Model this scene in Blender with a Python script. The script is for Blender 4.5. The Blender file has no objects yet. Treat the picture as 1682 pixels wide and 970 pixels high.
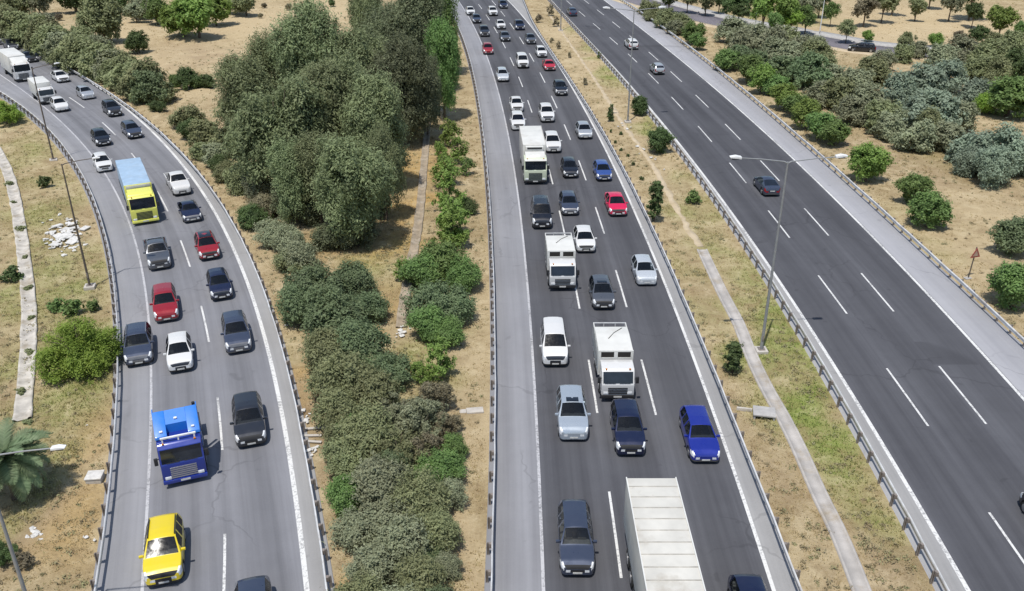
import bpy, bmesh, math, random
import numpy as np
from mathutils import Vector, Matrix

random.seed(7)
RNG = np.random.default_rng(7)
scene = bpy.context.scene
COL = scene.collection
R = math.radians

# ---------------------------------------------------------------- camera model (used to turn measured pixels into ground points)
CAM_H, PITCH, FPX = 32.5, R(26.5), 1481.0
SP, CP = math.sin(PITCH), math.cos(PITCH)
def at(px, py, h=0.0):
    u, v = (px-841.0)/FPX, (py-485.0)/FPX
    z = (CAM_H-h)/(SP+v*CP)
    return u*z, z*(CP-v*SP)
def px_per_m(px, py, h=0.0):
    v = (py-485.0)/FPX
    return FPX*(SP+v*CP)/(CAM_H-h)

# ---------------------------------------------------------------- object helpers
def link(o, parent=None):
    COL.objects.link(o)
    if parent is not None: o.parent = parent
    return o
def tag(o, label=None, cat=None, group=None, kind=None):
    if label: o['label'] = label
    if cat: o['category'] = cat
    if group: o['group'] = group
    if kind: o['kind'] = kind
    return o
def empty(name, loc, rz=0.0):
    o = bpy.data.objects.new(name, None)
    o.empty_display_size = 0.3
    o.location = loc; o.rotation_euler = (0, 0, rz)
    return link(o)
def mesh_obj(name, me, mat, parent=None, loc=None):
    if mat is not None and len(me.materials) == 0: me.materials.append(mat)
    o = bpy.data.objects.new(name, me)
    link(o, parent)
    if mat is not None and me.materials[0] is not mat:
        o.material_slots[0].link = 'OBJECT'; o.material_slots[0].material = mat
    if loc is not None: o.location = loc
    return o
def bm_mesh(name, bm, smooth=False, angle=35):
    me = bpy.data.meshes.new(name)
    bmesh.ops.recalc_face_normals(bm, faces=bm.faces)
    bm.to_mesh(me); bm.free()
    if smooth:
        me.shade_smooth()
        me.set_sharp_from_angle(angle=R(angle))
    return me
def np_mesh(name, verts, faces, smooth=False):
    """faces: (n,k) array"""
    verts = np.asarray(verts, np.float32); faces = np.asarray(faces, np.int32)
    me = bpy.data.meshes.new(name)
    n, k = faces.shape
    me.vertices.add(len(verts)); me.vertices.foreach_set('co', verts.ravel())
    me.loops.add(n*k); me.loops.foreach_set('vertex_index', faces.ravel())
    me.polygons.add(n)
    me.polygons.foreach_set('loop_start', np.arange(0, n*k, k, dtype=np.int32))
    me.polygons.foreach_set('loop_total', np.full(n, k, np.int32))
    me.update(calc_edges=True)
    me.validate()
    if smooth: me.shade_smooth()
    return me
def add_box(bm, x0, x1, y0, y1, z0, z1, bev=0.0, mat4=None):
    r = bmesh.ops.create_cube(bm, size=1.0)
    vs = r['verts']
    M = Matrix.Translation(((x0+x1)/2, (y0+y1)/2, (z0+z1)/2)) @ Matrix.Diagonal((abs(x1-x0), abs(y1-y0), abs(z1-z0), 1))
    if mat4 is not None: M = mat4 @ M
    bmesh.ops.transform(bm, matrix=M, verts=vs)
    if bev > 0:
        es = list({e for v in vs for e in v.link_edges})
        bmesh.ops.bevel(bm, geom=es, offset=bev, segments=2, affect='EDGES', profile=0.6)
def box_mesh(name, *a, bev=0.0):
    bm = bmesh.new(); add_box(bm, *a, bev=bev)
    return bm_mesh(name, bm, smooth=bev > 0)
def add_prism(bm, prof, y0, y1, bev=0.0):
    """closed side profile [(x,z)] extruded across y"""
    a = [bm.verts.new((x, y0, z)) for x, z in prof]
    b = [bm.verts.new((x, y1, z)) for x, z in prof]
    n = len(prof); fs = [bm.faces.new(a), bm.faces.new(b[::-1])]
    for i in range(n):
        fs.append(bm.faces.new((a[i], a[(i+1) % n], b[(i+1) % n], b[i])))
    if bev > 0:
        es = list({e for f in fs for e in f.edges})
        bmesh.ops.bevel(bm, geom=es, offset=bev, segments=2, affect='EDGES', profile=0.6)
def add_tube(bm, pts, radii, seg=8, cap=True):
    pts = [Vector(p) for p in pts]; rings = []
    for i, p in enumerate(pts):
        d = (pts[min(i+1, len(pts)-1)]-pts[max(i-1, 0)]).normalized()
        s = d.cross(Vector((0, 0, 1)))
        if s.length < 1e-3: s = d.cross(Vector((0, 1, 0)))
        s.normalize(); t = s.cross(d)
        rings.append([bm.verts.new(p+(s*math.cos(2*math.pi*k/seg)+t*math.sin(2*math.pi*k/seg))*radii[i]) for k in range(seg)])
    for i in range(len(rings)-1):
        for k in range(seg):
            bm.faces.new((rings[i][k], rings[i][(k+1) % seg], rings[i+1][(k+1) % seg], rings[i+1][k]))
    if cap:
        bm.faces.new(rings[0]); bm.faces.new(rings[-1][::-1])
def add_cyl_y(bm, cx, cz, r, y0, y1, seg=20, bev=0.0):
    a = [bm.verts.new((cx+r*math.cos(2*math.pi*k/seg), y0, cz+r*math.sin(2*math.pi*k/seg))) for k in range(seg)]
    b = [bm.verts.new((cx+r*math.cos(2*math.pi*k/seg), y1, cz+r*math.sin(2*math.pi*k/seg))) for k in range(seg)]
    fa = bm.faces.new(a); fb = bm.faces.new(b[::-1])
    for k in range(seg): bm.faces.new((a[k], a[(k+1) % seg], b[(k+1) % seg], b[k]))
    if bev > 0:
        bmesh.ops.bevel(bm, geom=list(fa.edges)+list(fb.edges), offset=bev, segments=2, affect='EDGES', profile=0.6)

# ---------------------------------------------------------------- materials
def new_mat(name):
    m = bpy.data.materials.new(name); m.use_nodes = True
    nt = m.node_tree; b = nt.nodes['Principled BSDF']
    return m, nt, b
def N(nt, t, **kw):
    n = nt.nodes.new(t)
    for k, v in kw.items(): setattr(n, k, v)
    return n
def noise(nt, vec, scale, detail=4, rough=0.55, dist=0.0):
    n = N(nt, 'ShaderNodeTexNoise')
    n.inputs['Scale'].default_value = scale; n.inputs['Detail'].default_value = detail
    n.inputs['Roughness'].default_value = rough; n.inputs['Distortion'].default_value = dist
    nt.links.new(vec, n.inputs['Vector'])
    return n.outputs['Fac']
def ramp(nt, fac, a, b, c0=0.0, c1=1.0):
    n = N(nt, 'ShaderNodeMapRange'); n.clamp = True
    n.inputs[1].default_value = a; n.inputs[2].default_value = b
    n.inputs[3].default_value = c0; n.inputs[4].default_value = c1
    nt.links.new(fac, n.inputs[0]); return n.outputs[0]
def mix(nt, fac, a, b, blend='MIX'):
    n = N(nt, 'ShaderNodeMix'); n.data_type = 'RGBA'; n.blend_type = blend
    def put(sock, v):
        if isinstance(v, bpy.types.NodeSocket): nt.links.new(v, sock)
        elif isinstance(v, (int, float)): sock.default_value = v if sock.type == 'VALUE' else (v, v, v, 1)
        else: sock.default_value = (*v, 1) if len(v) == 3 else v
    put(n.inputs[0], fac); put(n.inputs[6], a); put(n.inputs[7], b)
    return n.outputs[2]
def math_n(nt, op, a, b=0.0):
    n = N(nt, 'ShaderNodeMath'); n.operation = op
    for s, v in ((n.inputs[0], a), (n.inputs[1], b)):
        if isinstance(v, bpy.types.NodeSocket): nt.links.new(v, s)
        else: s.default_value = v
    return n.outputs[0]
def bump(nt, b, h, strength, dist):
    n = N(nt, 'ShaderNodeBump'); n.inputs['Strength'].default_value = strength; n.inputs['Distance'].default_value = dist
    nt.links.new(h, n.inputs['Height']); nt.links.new(n.outputs[0], b.inputs['Normal'])
def coords(nt, which='Object'):
    return N(nt, 'ShaderNodeTexCoord').outputs[which]
def attr(nt, name, out='Fac'):
    n = N(nt, 'ShaderNodeAttribute'); n.attribute_name = name; return n.outputs[out]

def simple(name, col, rough=0.5, metal=0.0, var=0.12, scale=3.0, spec=0.5, coat=0.0, dirt=None):
    m, nt, b = new_mat(name)
    c = coords(nt)
    f = noise(nt, c, scale, 4)
    lo = tuple(x*(1-var) for x in col); hi = tuple(min(1, x*(1+var)) for x in col)
    out = mix(nt, ramp(nt, f, 0.3, 0.7), lo, hi)
    if dirt:
        d = noise(nt, c, scale*0.6, 6, 0.65)
        out = mix(nt, ramp(nt, d, 0.52, 0.75, 0, dirt[1]), out, dirt[0])
    nt.links.new(out, b.inputs['Base Color'])
    b.inputs['Roughness'].default_value = rough; b.inputs['Metallic'].default_value = metal
    b.inputs['Specular IOR Level'].default_value = spec
    b.inputs['Coat Weight'].default_value = coat; b.inputs['Coat Roughness'].default_value = 0.08
    return m
def paint(name, col, metallic=0.0, rough=0.38):
    m, nt, b = new_mat(name)
    c = coords(nt)
    dust = noise(nt, c, 1.6, 5, 0.6)
    out = mix(nt, ramp(nt, dust, 0.4, 0.75, 0.0, 0.16 if max(col) > .3 else 0.05), col, tuple(0.6*x+0.4*y for x, y in zip(col, (0.26, 0.24, 0.21))))
    nt.links.new(out, b.inputs['Base Color'])
    nt.links.new(ramp(nt, dust, 0.3, 0.8, rough-0.08, rough+0.14), b.inputs['Roughness'])
    b.inputs['Metallic'].default_value = metallic
    b.inputs['Coat Weight'].default_value = 0.7; b.inputs['Coat Roughness'].default_value = 0.13
    return m
def asphalt(name, base, light, streak=0.5):
    """UV.x = metres across, UV.y = metres along"""
    m, nt, b = new_mat(name)
    uv = coords(nt, 'UV'); ob = coords(nt)
    mp = N(nt, 'ShaderNodeMapping'); mp.inputs['Scale'].default_value = (1.0, 0.02, 1); nt.links.new(uv, mp.inputs['Vector'])
    st = noise(nt, mp.outputs[0], 1.1, 5, 0.6)
    mp2 = N(nt, 'ShaderNodeMapping'); mp2.inputs['Scale'].default_value = (5.0, 0.05, 1); nt.links.new(uv, mp2.inputs['Vector'])
    st2 = noise(nt, mp2.outputs[0], 1.0, 3, 0.6)
    big = noise(nt, ob, 0.06, 4, 0.6); fine = noise(nt, ob, 9.0, 5, 0.75); mid = noise(nt, ob, 0.9, 5, 0.6)
    f = math_n(nt, 'ADD', ramp(nt, st, 0.34, 0.66, 0, streak), ramp(nt, st2, 0.3, 0.7, 0, 0.25*streak))
    f = math_n(nt, 'ADD', f, ramp(nt, big, 0.35, 0.65, -0.12, 0.3))
    f = math_n(nt, 'ADD', f, ramp(nt, mid, 0.3, 0.7, -0.06, 0.1))
    f = math_n(nt, 'ADD', f, ramp(nt, fine, 0.25, 0.75, -0.12, 0.12))
    col = mix(nt, ramp(nt, f, 0, 1), base, light)
    # wheel-track wear across the lanes: darker oily band in lane middle kept as a surface stain
    w = attr(nt, 'wear')
    col = mix(nt, ramp(nt, w, 0, 1, 0, 0.55), col, tuple(0.62*x for x in base))
    # small stains, patches
    sp = noise(nt, ob, 0.55, 2, 0.4, 0.6)
    col = mix(nt, ramp(nt, sp, 0.70, 0.74, 0, 0.28), col, tuple(0.55*x for x in base))
    # fine wandering cracks, tar seams and a few squared repair patches
    wn = N(nt, 'ShaderNodeTexNoise'); wn.inputs['Scale'].default_value = .8; nt.links.new(ob, wn.inputs['Vector'])
    wv = N(nt, 'ShaderNodeVectorMath'); wv.operation = 'MULTIPLY_ADD'; wv.inputs[1].default_value = (1.6, 1.6, 0); nt.links.new(wn.outputs['Color'], wv.inputs[0]); nt.links.new(ob, wv.inputs[2])
    vo = N(nt, 'ShaderNodeTexVoronoi'); vo.feature = 'DISTANCE_TO_EDGE'; vo.inputs['Scale'].default_value = .13; nt.links.new(wv.outputs[0], vo.inputs['Vector'])
    gate = ramp(nt, noise(nt, ob, .09, 2), .50, .56)
    ck = math_n(nt, 'MULTIPLY', ramp(nt, vo.outputs['Distance'], .010, .004), gate)
    col = mix(nt, math_n(nt, 'MULTIPLY', ck, .24), col, tuple(0.4*x for x in base))
    vp = N(nt, 'ShaderNodeTexVoronoi'); vp.distance = 'CHEBYCHEV'; vp.inputs['Scale'].default_value = .07; vp.inputs['Randomness'].default_value = .8; nt.links.new(uv, vp.inputs['Vector'])
    pt = math_n(nt, 'MULTIPLY', ramp(nt, vp.outputs['Distance'], .115, .112), ramp(nt, noise(nt, ob, .045, 1), .55, .56))
    col = mix(nt, math_n(nt, 'MULTIPLY', pt, .35), col, tuple(0.62*x for x in base))
    nt.links.new(col, b.inputs['Base Color'])
    b.inputs['Roughness'].default_value = 0.9; b.inputs['Specular IOR Level'].default_value = 0.25
    bump(nt, b, fine, 0.25, 0.01)
    return m
def line_paint(name, col, worn):
    m, nt, b = new_mat(name)
    ob = coords(nt)
    f = noise(nt, ob, 6.0, 6, 0.7); g = noise(nt, ob, 0.35, 3)
    k = math_n(nt, 'ADD', f, math_n(nt, 'MULTIPLY', math_n(nt, 'SUBTRACT', g, 0.5), 0.5))
    nt.links.new(mix(nt, ramp(nt, k, 0.48, 0.68, 0, worn), col, (0.15, 0.15, 0.16)), b.inputs['Base Color'])
    b.inputs['Roughness'].default_value = 0.75
    return m
def foliage(name, dark, light, accent, acc=0.25, trans=0.35):
    tint = lambda c: (c[0]*1.98, c[1]*2.10, c[2]*1.88)
    dark, light, accent = tint(dark), tint(light), tint(accent)
    m, nt, b = new_mat(name)
    ob = coords(nt)
    oi = N(nt, 'ShaderNodeObjectInfo')
    big = noise(nt, ob, 0.55, 3); leafv = attr(nt, 'leaf')
    k = math_n(nt, 'ADD', math_n(nt, 'MULTIPLY', ramp(nt, big, 0.3, 0.7), 0.55), math_n(nt, 'MULTIPLY', leafv, 0.45))
    col = mix(nt, k, dark, light)
    n2 = noise(nt, ob, 1.3, 3)
    col = mix(nt, ramp(nt, n2, 0.5, 0.72, 0, acc), col, accent)
    n3 = noise(nt, ob, .8, 4, .6, .5)
    col = mix(nt, ramp(nt, n3, .60, .76, 0, .32), col, (0.24, 0.205, 0.14))
    hsv = N(nt, 'ShaderNodeHueSaturation')
    nt.links.new(col, hsv.inputs['Color'])
    nt.links.new(ramp(nt, oi.outputs['Random'], 0, 1, 0.485, 0.515), hsv.inputs['Hue'])
    nt.links.new(ramp(nt, oi.outputs['Random'], 0, 1, 0.8, 1.2), hsv.inputs['Value'])
    c = hsv.outputs[0]
    nt.links.new(c, b.inputs['Base Color'])
    b.inputs['Roughness'].default_value = 0.6; b.inputs['Specular IOR Level'].default_value = 0.3
    tr = N(nt, 'ShaderNodeBsdfTranslucent'); nt.links.new(c, tr.inputs['Color'])
    ms = N(nt, 'ShaderNodeMixShader'); ms.inputs[0].default_value = trans
    nt.links.new(b.outputs[0], ms.inputs[1]); nt.links.new(tr.outputs[0], ms.inputs[2])
    out = nt.nodes['Material Output']; nt.links.new(ms.outputs[0], out.inputs['Surface'])
    return m

MAT = {}
MAT['glass'] = simple('car_glass', (0.012, 0.016, 0.022), 0.06, 0, 0.2, 2, spec=0.6)
MAT['glass_blue'] = simple('car_glass_blue', (0.02, 0.035, 0.09), 0.06, 0, 0.2, 2, spec=0.7)
MAT['tyre'] = simple('tyre_rubber', (0.018, 0.018, 0.018), 0.85)
MAT['rim'] = simple('alloy_rim', (0.45, 0.45, 0.46), 0.35, 0.8)
MAT['trim'] = simple('black_trim', (0.018, 0.018, 0.02), 0.6)
MAT['lamp'] = simple('headlamp_lens', (0.74, 0.76, 0.78), 0.15, 0.1, 0.2, 9)
MAT['tail'] = simple('tail_lens', (0.28, 0.012, 0.012), 0.2)
MAT['plate'] = simple('plate_white', (0.72, 0.72, 0.70), 0.5)
MAT['chassis'] = simple('chassis_black', (0.03, 0.03, 0.032), 0.7)
MAT['steel'] = simple('galvanised_steel', (0.66, 0.66, 0.66), 0.55, 0.25, 0.2, 1.2, dirt=((0.30, 0.22, 0.16), 0.6))
MAT['steel_dark'] = simple('weathered_steel', (0.23, 0.20, 0.18), 0.65, 0.3, 0.3, 3.0)
MAT['pole'] = simple('lamp_pole_grey', (0.30, 0.31, 0.32), 0.55, 0.4)
MAT['pole_dark'] = simple('lamp_pole_brown', (0.12, 0.10, 0.085), 0.65, 0.2)
MAT['lamp_head'] = simple('lamp_head_white', (0.74, 0.75, 0.76), 0.4)
MAT['concrete'] = simple('pale_concrete', (0.47, 0.44, 0.40), 0.9, 0, 0.18, 1.5, dirt=((0.27, 0.22, 0.16), 0.6))
MAT['concrete_grey'] = simple('grey_concrete', (0.38, 0.37, 0.36), 0.9, 0, 0.18, 2.0, dirt=((0.22, 0.2, 0.17), 0.5))
MAT['path'] = simple('drain_concrete', (0.40, 0.375, 0.35), 0.95, 0, 0.2, 0.9, dirt=((0.30, 0.24, 0.16), 1.0))
MAT['path_sand'] = simple('sandy_path', (0.47, 0.385, 0.265), 0.95, 0, 0.16, 0.9, dirt=((0.36, 0.28, 0.16), 1.0))
MAT['channel'] = simple('channel_concrete', (0.45, 0.42, 0.375), 0.95, 0, 0.3, 1.1, dirt=((0.26, 0.205, 0.125), 1.0))
MAT['trench'] = simple('trench_earth', (0.30, 0.245, 0.18), 0.95, 0, 0.3, 1.3, dirt=((0.46, 0.42, 0.36), .8))
MAT['rubble'] = simple('white_rubble', (0.57, 0.56, 0.54), 0.9, 0, 0.2, 3.0, dirt=((0.38, 0.33, 0.27), 0.5))
MAT['bark'] = simple('bark', (0.13, 0.10, 0.075), 0.95, 0, 0.35, 4.0)
MAT['bark_pale'] = simple('pale_bark', (0.30, 0.26, 0.21), 0.9, 0, 0.35, 3.0)
MAT['soil'] = simple('culvert_dark', (0.02, 0.018, 0.016), 0.95)  # near-black that paints the shade inside openings, no earth
MAT['asph_L'] = asphalt('asphalt_worn', (0.138, 0.140, 0.154), (0.225, 0.228, 0.248), 0.75)
MAT['asph_M'] = asphalt('asphalt_dark', (0.062, 0.063, 0.072), (0.112, 0.114, 0.127), 0.7)
MAT['asph_R'] = asphalt('asphalt_smooth', (0.060, 0.061, 0.070), (0.104, 0.106, 0.119), 0.65)
MAT['shoulder_L'] = asphalt('shoulder_worn', (0.190, 0.192, 0.207), (0.275, 0.277, 0.295), 0.55)
MAT['shoulder_M'] = asphalt('shoulder_grey', (0.190, 0.192, 0.208), (0.275, 0.278, 0.298), 0.6)
MAT['shoulder_R'] = asphalt('shoulder_pale', (0.295, 0.296, 0.318), (0.385, 0.386, 0.410), 0.5)
MAT['shoulder_P'] = asphalt('shoulder_concrete', (0.235, 0.233, 0.235), (0.345, 0.342, 0.342), 0.6)
MAT['asph_side'] = asphalt('asphalt_side', (0.13, 0.12, 0.14), (0.20, 0.19, 0.21), 0.4)
MAT['line'] = line_paint('road_paint', (0.64, 0.64, 0.63), 0.85)
MAT['line_worn'] = line_paint('road_paint_worn', (0.46, 0.46, 0.48), 0.9)
MAT['olive'] = foliage('leaf_olive', (0.072, 0.077, 0.042), (0.175, 0.180, 0.100), (0.19, 0.170, 0.10))
MAT['grey'] = foliage('leaf_grey', (0.088, 0.091, 0.062), (0.195, 0.198, 0.138), (0.22, 0.195, 0.14), 0.3)
MAT['green'] = foliage('leaf_green', (0.044, 0.068, 0.024), (0.122, 0.172, 0.060), (0.115, 0.185, 0.055))
MAT['bright'] = foliage('leaf_bright', (0.060, 0.088, 0.022), (0.145, 0.195, 0.055), (0.18, 0.215, 0.06))
MAT['teal'] = foliage('leaf_teal', (0.050, 0.068, 0.038), (0.128, 0.156, 0.088), (0.125, 0.175, 0.09))
MAT['blue'] = foliage('leaf_blue', (0.076, 0.090, 0.072), (0.182, 0.208, 0.170), (0.18, 0.215, 0.175))
MAT['sage'] = foliage('leaf_sage', (0.082, 0.130, 0.022), (0.185, 0.250, 0.056), (0.24, 0.270, 0.07), 0.3, 0.45)
MAT['euc'] = foliage('leaf_eucalypt', (0.050, 0.060, 0.033), (0.168, 0.186, 0.104), (0.20, 0.205, 0.115), 0.35)
MAT['euc_dark'] = foliage('leaf_eucalypt_dark', (0.038, 0.044, 0.028), (0.120, 0.128, 0.078), (0.13, 0.13, 0.085), 0.3)
MAT['dark'] = foliage('leaf_dark', (0.026, 0.038, 0.016), (0.075, 0.100, 0.040), (0.08, 0.11, 0.04))
MAT['dry'] = foliage('leaf_dry', (0.075, 0.060, 0.042), (0.17, 0.145, 0.105), (0.18, 0.16, 0.11), 0.3)
MAT['palm'] = foliage('leaf_palm', (0.050, 0.072, 0.040), (0.150, 0.185, 0.115), (0.22, 0.22, 0.16), 0.25)

# ---------------------------------------------------------------- road alignments, measured on the photo
def fit(pts, deg, h=0.0):
    P = np.array([at(x, y, h) for x, y in pts])
    c = np.polyfit(P[:, 1], P[:, 0], deg); d = np.polyder(c)
    y0, y1 = P[:, 1].min(), P[:, 1].max()
    def X(Y):
        Yc = min(max(Y, y0), y1)
        return float(np.polyval(c, Yc)+np.polyval(d, Yc)*(Y-Yc))
    return X
L_RL = fit([(0,150),(40,175),(90,225),(130,278),(155,325),(172,380),(183,440),(190,520),(192,580),(190,680),(184,750),(172,850),(156,965)], 4, .7)
L_LL = fit([(0,122),(56,161),(77,184),(120,216),(155,257),(192,311),(213,385),(229,438),(242,495),(249,608),(251,651),(248,742),(241,851),(231,966)], 4)
L_DD = fit([(121,164),(139,178),(169,201),(186,218),(217,252),(233,274),(258,314),(274,342),(294,391),(311,433),(330,501),(343,554),(357,654),(365,737),(369,880),(368,970)], 4)
L_LR = fit([(40,66),(80,92),(127,121),(192,161),(247,213),(276,244),(297,269),(325,305),(356,354),(387,422),(411,477),(431,535),(448,608),(469,697),(476,732),(490,844),(499,966)], 4)
L_RR = fit([(0,52),(40,73),(77,90),(124,118),(167,145),(217,176),(263,213),(294,247),(325,283),(340,299),(371,342),(402,404),(428,472),(445,518),(469,582),(484,650),(503,735),(520,844),(534,966)], 4, .7)
M_RL = fit([(726,0),(754,49),(774,99),(784,148),(793,217),(799,280),(804,330),(808,398),(811,470),(813,535),(814,600),(814,677),(813,740),(811,830),(807,900),(803,965)], 4, .7)
M_LL = fit([(756,5),(779,46),(796,80),(813,133),(827,186),(840,245),(852,333),(858,398),(866,457),(872,528),(877,612),(881,690),(884,740),(889,836),(891,970)], 4)
M_LR = fit([(834,0),(875,46),(906,90),(936,139),(964,186),(992,241),(1017,291),(1028,313),(1047,358),(1067,402),(1084,444),(1108,504),(1121,541),(1149,620),(1178,699),(1206,775),(1235,855),(1269,959)], 4)
M_RR = fit([(868,20),(918,99),(955,161),(988,211),(1017,261),(1038,300),(1064,350),(1084,398),(1102,436),(1121,485),(1148,550),(1177,620),(1204,685),(1235,761),(1258,818),(1280,873),(1318,965)], 4, .7)
R_RL = fit([(913,8),(962,60),(1020,125),(1070,185),(1116,241),(1148,281),(1181,327),(1212,370),(1243,416),(1269,463),(1318,545),(1364,628),(1402,693),(1434,744),(1463,796),(1510,873),(1560,960)], 3, .7)
R_LL = fit([(906,2),(930,27),(970,70),(1091,203),(1128,252),(1168,305),(1206,355),(1243,407),(1268,441),(1302,497),(1325,533),(1364,592),(1404,652),(1447,724),(1490,800),(1590,966)], 3)
R_LR = fit([(1000,5),(1040,37),(1099,84),(1158,131),(1198,163),(1238,198),(1280,235),(1305,265),(1357,318),(1380,335),(1434,390),(1487,446),(1538,497),(1682,652)], 3)
R_RR = fit([(1030,3),(1054,20),(1111,59),(1173,106),(1223,146),(1272,190),(1334,238),(1380,280),(1434,328),(1487,382),(1541,430),(1595,476),(1621,500),(1682,552)], 3, .7)
Y_NEAR, Y_FAR = -25.0, 420.0
def lerpf(a, b, t): return lambda Y: a(Y)*(1-t)+b(Y)*t
def off(f, d): return lambda Y: f(Y)+d*math.sqrt(1+((f(Y+.5)-f(Y-.5)))**2)
def tangent(f, Y):
    d = Vector((f(Y+.5)-f(Y-.5), 1.0)); return d.normalized()
L_EL, L_ER = off(L_RL, -.35), off(L_RR, .35)
M_EL, M_ER = off(M_RL, -.30), off(M_RR, .30)
R_EL, R_ER = off(R_RL, -.15), off(R_RR, .30)

def strip(name, fl, fr, z, mat, y0=Y_NEAR, y1=Y_FAR, step=1.5, cols=2, skirt=0.0, wear=None, kind='structure'):
    """sheet between two alignments; UV in metres; wear(u01) gives a lateral stain mask"""
    n = max(2, int((y1-y0)/step)+1); Ys = np.linspace(y0, y1, n)
    V, UV, W = [], [], []
    v = 0.0; px = None
    ts = np.linspace(0, 1, cols)
    for Y in Ys:
        a, b = fl(Y), fr(Y)
        if px is not None: v += math.hypot(a-px[0], Y-px[1])
        px = (a, Y)
        row = [(a+(b-a)*t, Y, z) for t in ts]
        uv = [((b-a)*t, v) for t in ts]
        if skirt: 
            row = [(a-.12, Y, z-skirt)]+row+[(b+.12, Y, z-skirt)]; uv = [(-.2, v)]+uv+[(b-a+.2, v)]
        V += row; UV += uv
        if wear: 
            ws = [wear(t) for t in ts]
            W += ([0]+ws+[0]) if skirt else ws
    c = len(V)//n
    F = [(i*c+k, i*c+k+1, (i+1)*c+k+1, (i+1)*c+k) for i in range(n-1) for k in range(c-1)]
    me = np_mesh(name, V, F)
    uvl = me.uv_layers.new(name='UVMap')
    UV = np.array(UV, np.float32); li = np.empty(len(me.loops), np.int32); me.loops.foreach_get('vertex_index', li)
    uvl.data.foreach_set('uv', UV[li].ravel())
    if W:
        at_ = me.attributes.new('wear', 'FLOAT', 'POINT'); at_.data.foreach_set('value', np.array(W, np.float32))
    o = mesh_obj(name, me, mat); 
    if kind: o['kind'] = kind
    return o
def lane_wear(n, amt=1.0):
    def w(t):
        s = (t*n) % 1.0
        return amt*max(0.0, 1-abs(s-0.5)/0.42)**0.9 if 0.01 < t < .99 else 0
    return w
# ---------------------------------------------------------------- ground
PATH_PX = [(900,20),(950,90),(990,150),(1030,213),(1066,259),(1094,308),(1122,361),(1153,410),(1175,457),(1193,494),(1213,529),(1234,586),(1259,638),(1290,691),(1318,748),(1345,812),(1374,867),(1397,923),(1416,972),(1440,1040)]
DRAIN_PX = [(703,192),(699,240),(695,290),(690,345),(683,395),(672,450),(663,500),(659,545)]
CHAN_PX = [(-40,190),(-12,235),(6,265),(20,302),(29,348),(36,395),(42,441),(47,487),(48,537),(46,580),(43,620),(39,660),(36,703)]
SIDE_PX = [(1000,-14),(1060,4),(1125,22),(1180,36),(1250,48),(1330,62),(1400,76),(1450,82),(1520,88),(1620,92),(1760,92)]
def px_line(pts, h=0.0): return [Vector(at(x, y, h)) for x, y in pts]
def resample(P, step):
    P = [Vector(p) for p in P]
    for _ in range(2):   # Chaikin
        Q = [P[0]]
        for a, b in zip(P[:-1], P[1:]): Q += [a*.75+b*.25, a*.25+b*.75]
        P = Q+[P[-1]]
    out = [P[0]]; acc = 0.0
    for a, b in zip(P[:-1], P[1:]):
        d = (b-a).length
        while acc+d >= step:
            t = (step-acc)/d; a = a+(b-a)*t; out.append(a.copy()); d = (b-a).length; acc = 0.0
        acc += d
    return out
def seg_dist(X, Y, P):
    D = np.full(X.shape, 1e9, np.float32)
    for a, b in zip(P[:-1], P[1:]):
        ab = b-a; l2 = max(ab.length_squared, 1e-6)
        t = np.clip(((X-a.x)*ab.x+(Y-a.y)*ab.y)/l2, 0, 1)
        D = np.minimum(D, np.hypot(X-(a.x+t*ab.x), Y-(a.y+t*ab.y)))
    return D
PATH, DRAIN, CHAN, SIDE = px_line(PATH_PX), px_line(DRAIN_PX), px_line(CHAN_PX), px_line(SIDE_PX)

def vnoise(X, Y, s, seed):
    """smooth value noise on the plane"""
    r = np.random.default_rng(seed); T = r.random((256, 256)).astype(np.float32)
    x, y = X/s+1000, Y/s+1000
    xi, yi = np.floor(x).astype(int), np.floor(y).astype(int); fx, fy = x-xi, y-yi
    fx, fy = fx*fx*(3-2*fx), fy*fy*(3-2*fy)
    g = lambda i, j: T[i % 256, j % 256]
    return (g(xi, yi)*(1-fx)+g(xi+1, yi)*fx)*(1-fy)+(g(xi, yi+1)*(1-fx)+g(xi+1, yi+1)*fx)*fy
# measured patches: (px, py, radius px, amount)
GREEN = [(1320,640,70,1.),(1285,575,60,1.),(1360,700,70,1.),(1400,760,60,1.),(1255,505,50,.8),(1060,205,30,1.),(1015,125,40,1.),(975,75,30,.8),(110,440,70,.55),(40,250,60,.5),(60,350,60,.5),(150,420,50,.5),(90,560,70,.7),(30,500,50,.6),(40,600,40,.7),(80,740,60,.5),(1110,290,40,.4),(1150,350,45,.45),(1190,410,45,.5),(1235,440,40,.55),(1420,720,60,.8),(1500,930,50,.3),(1120,430,30,.25),(1170,520,30,.3),(20,130,40,.5),(1300,600,50,1.),(1330,660,55,1.),(1370,720,55,.95),(1410,770,50,.8),(1440,830,60,.55),(1460,890,50,.4),(1270,530,40,.8),(1245,480,45,.5),(1215,440,40,.4),(1165,370,40,.35),(1130,290,30,.4),(1062,205,22,.95),(1020,130,30,.9),(1000,100,25,.7),(955,45,25,.6),(930,25,20,.6),
 (120,480,70,.6),(110,640,80,.65),(90,700,70,.55),(60,520,50,.5),(150,560,60,.8),(20,180,60,.8),(25,350,50,.35),(60,300,50,.3),(140,620,60,.5),(30,840,60,.4),(15,600,40,.6),(15,430,40,.6),
 (640,440,60,.45),(720,590,60,.55),(670,600,40,.5),(630,410,50,.2),(1420,345,60,.3),(1480,400,50,.25),(1300,25,60,.6),(1240,25,50,.5),(1560,260,60,.2),(500,560,30,.3)]
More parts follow.
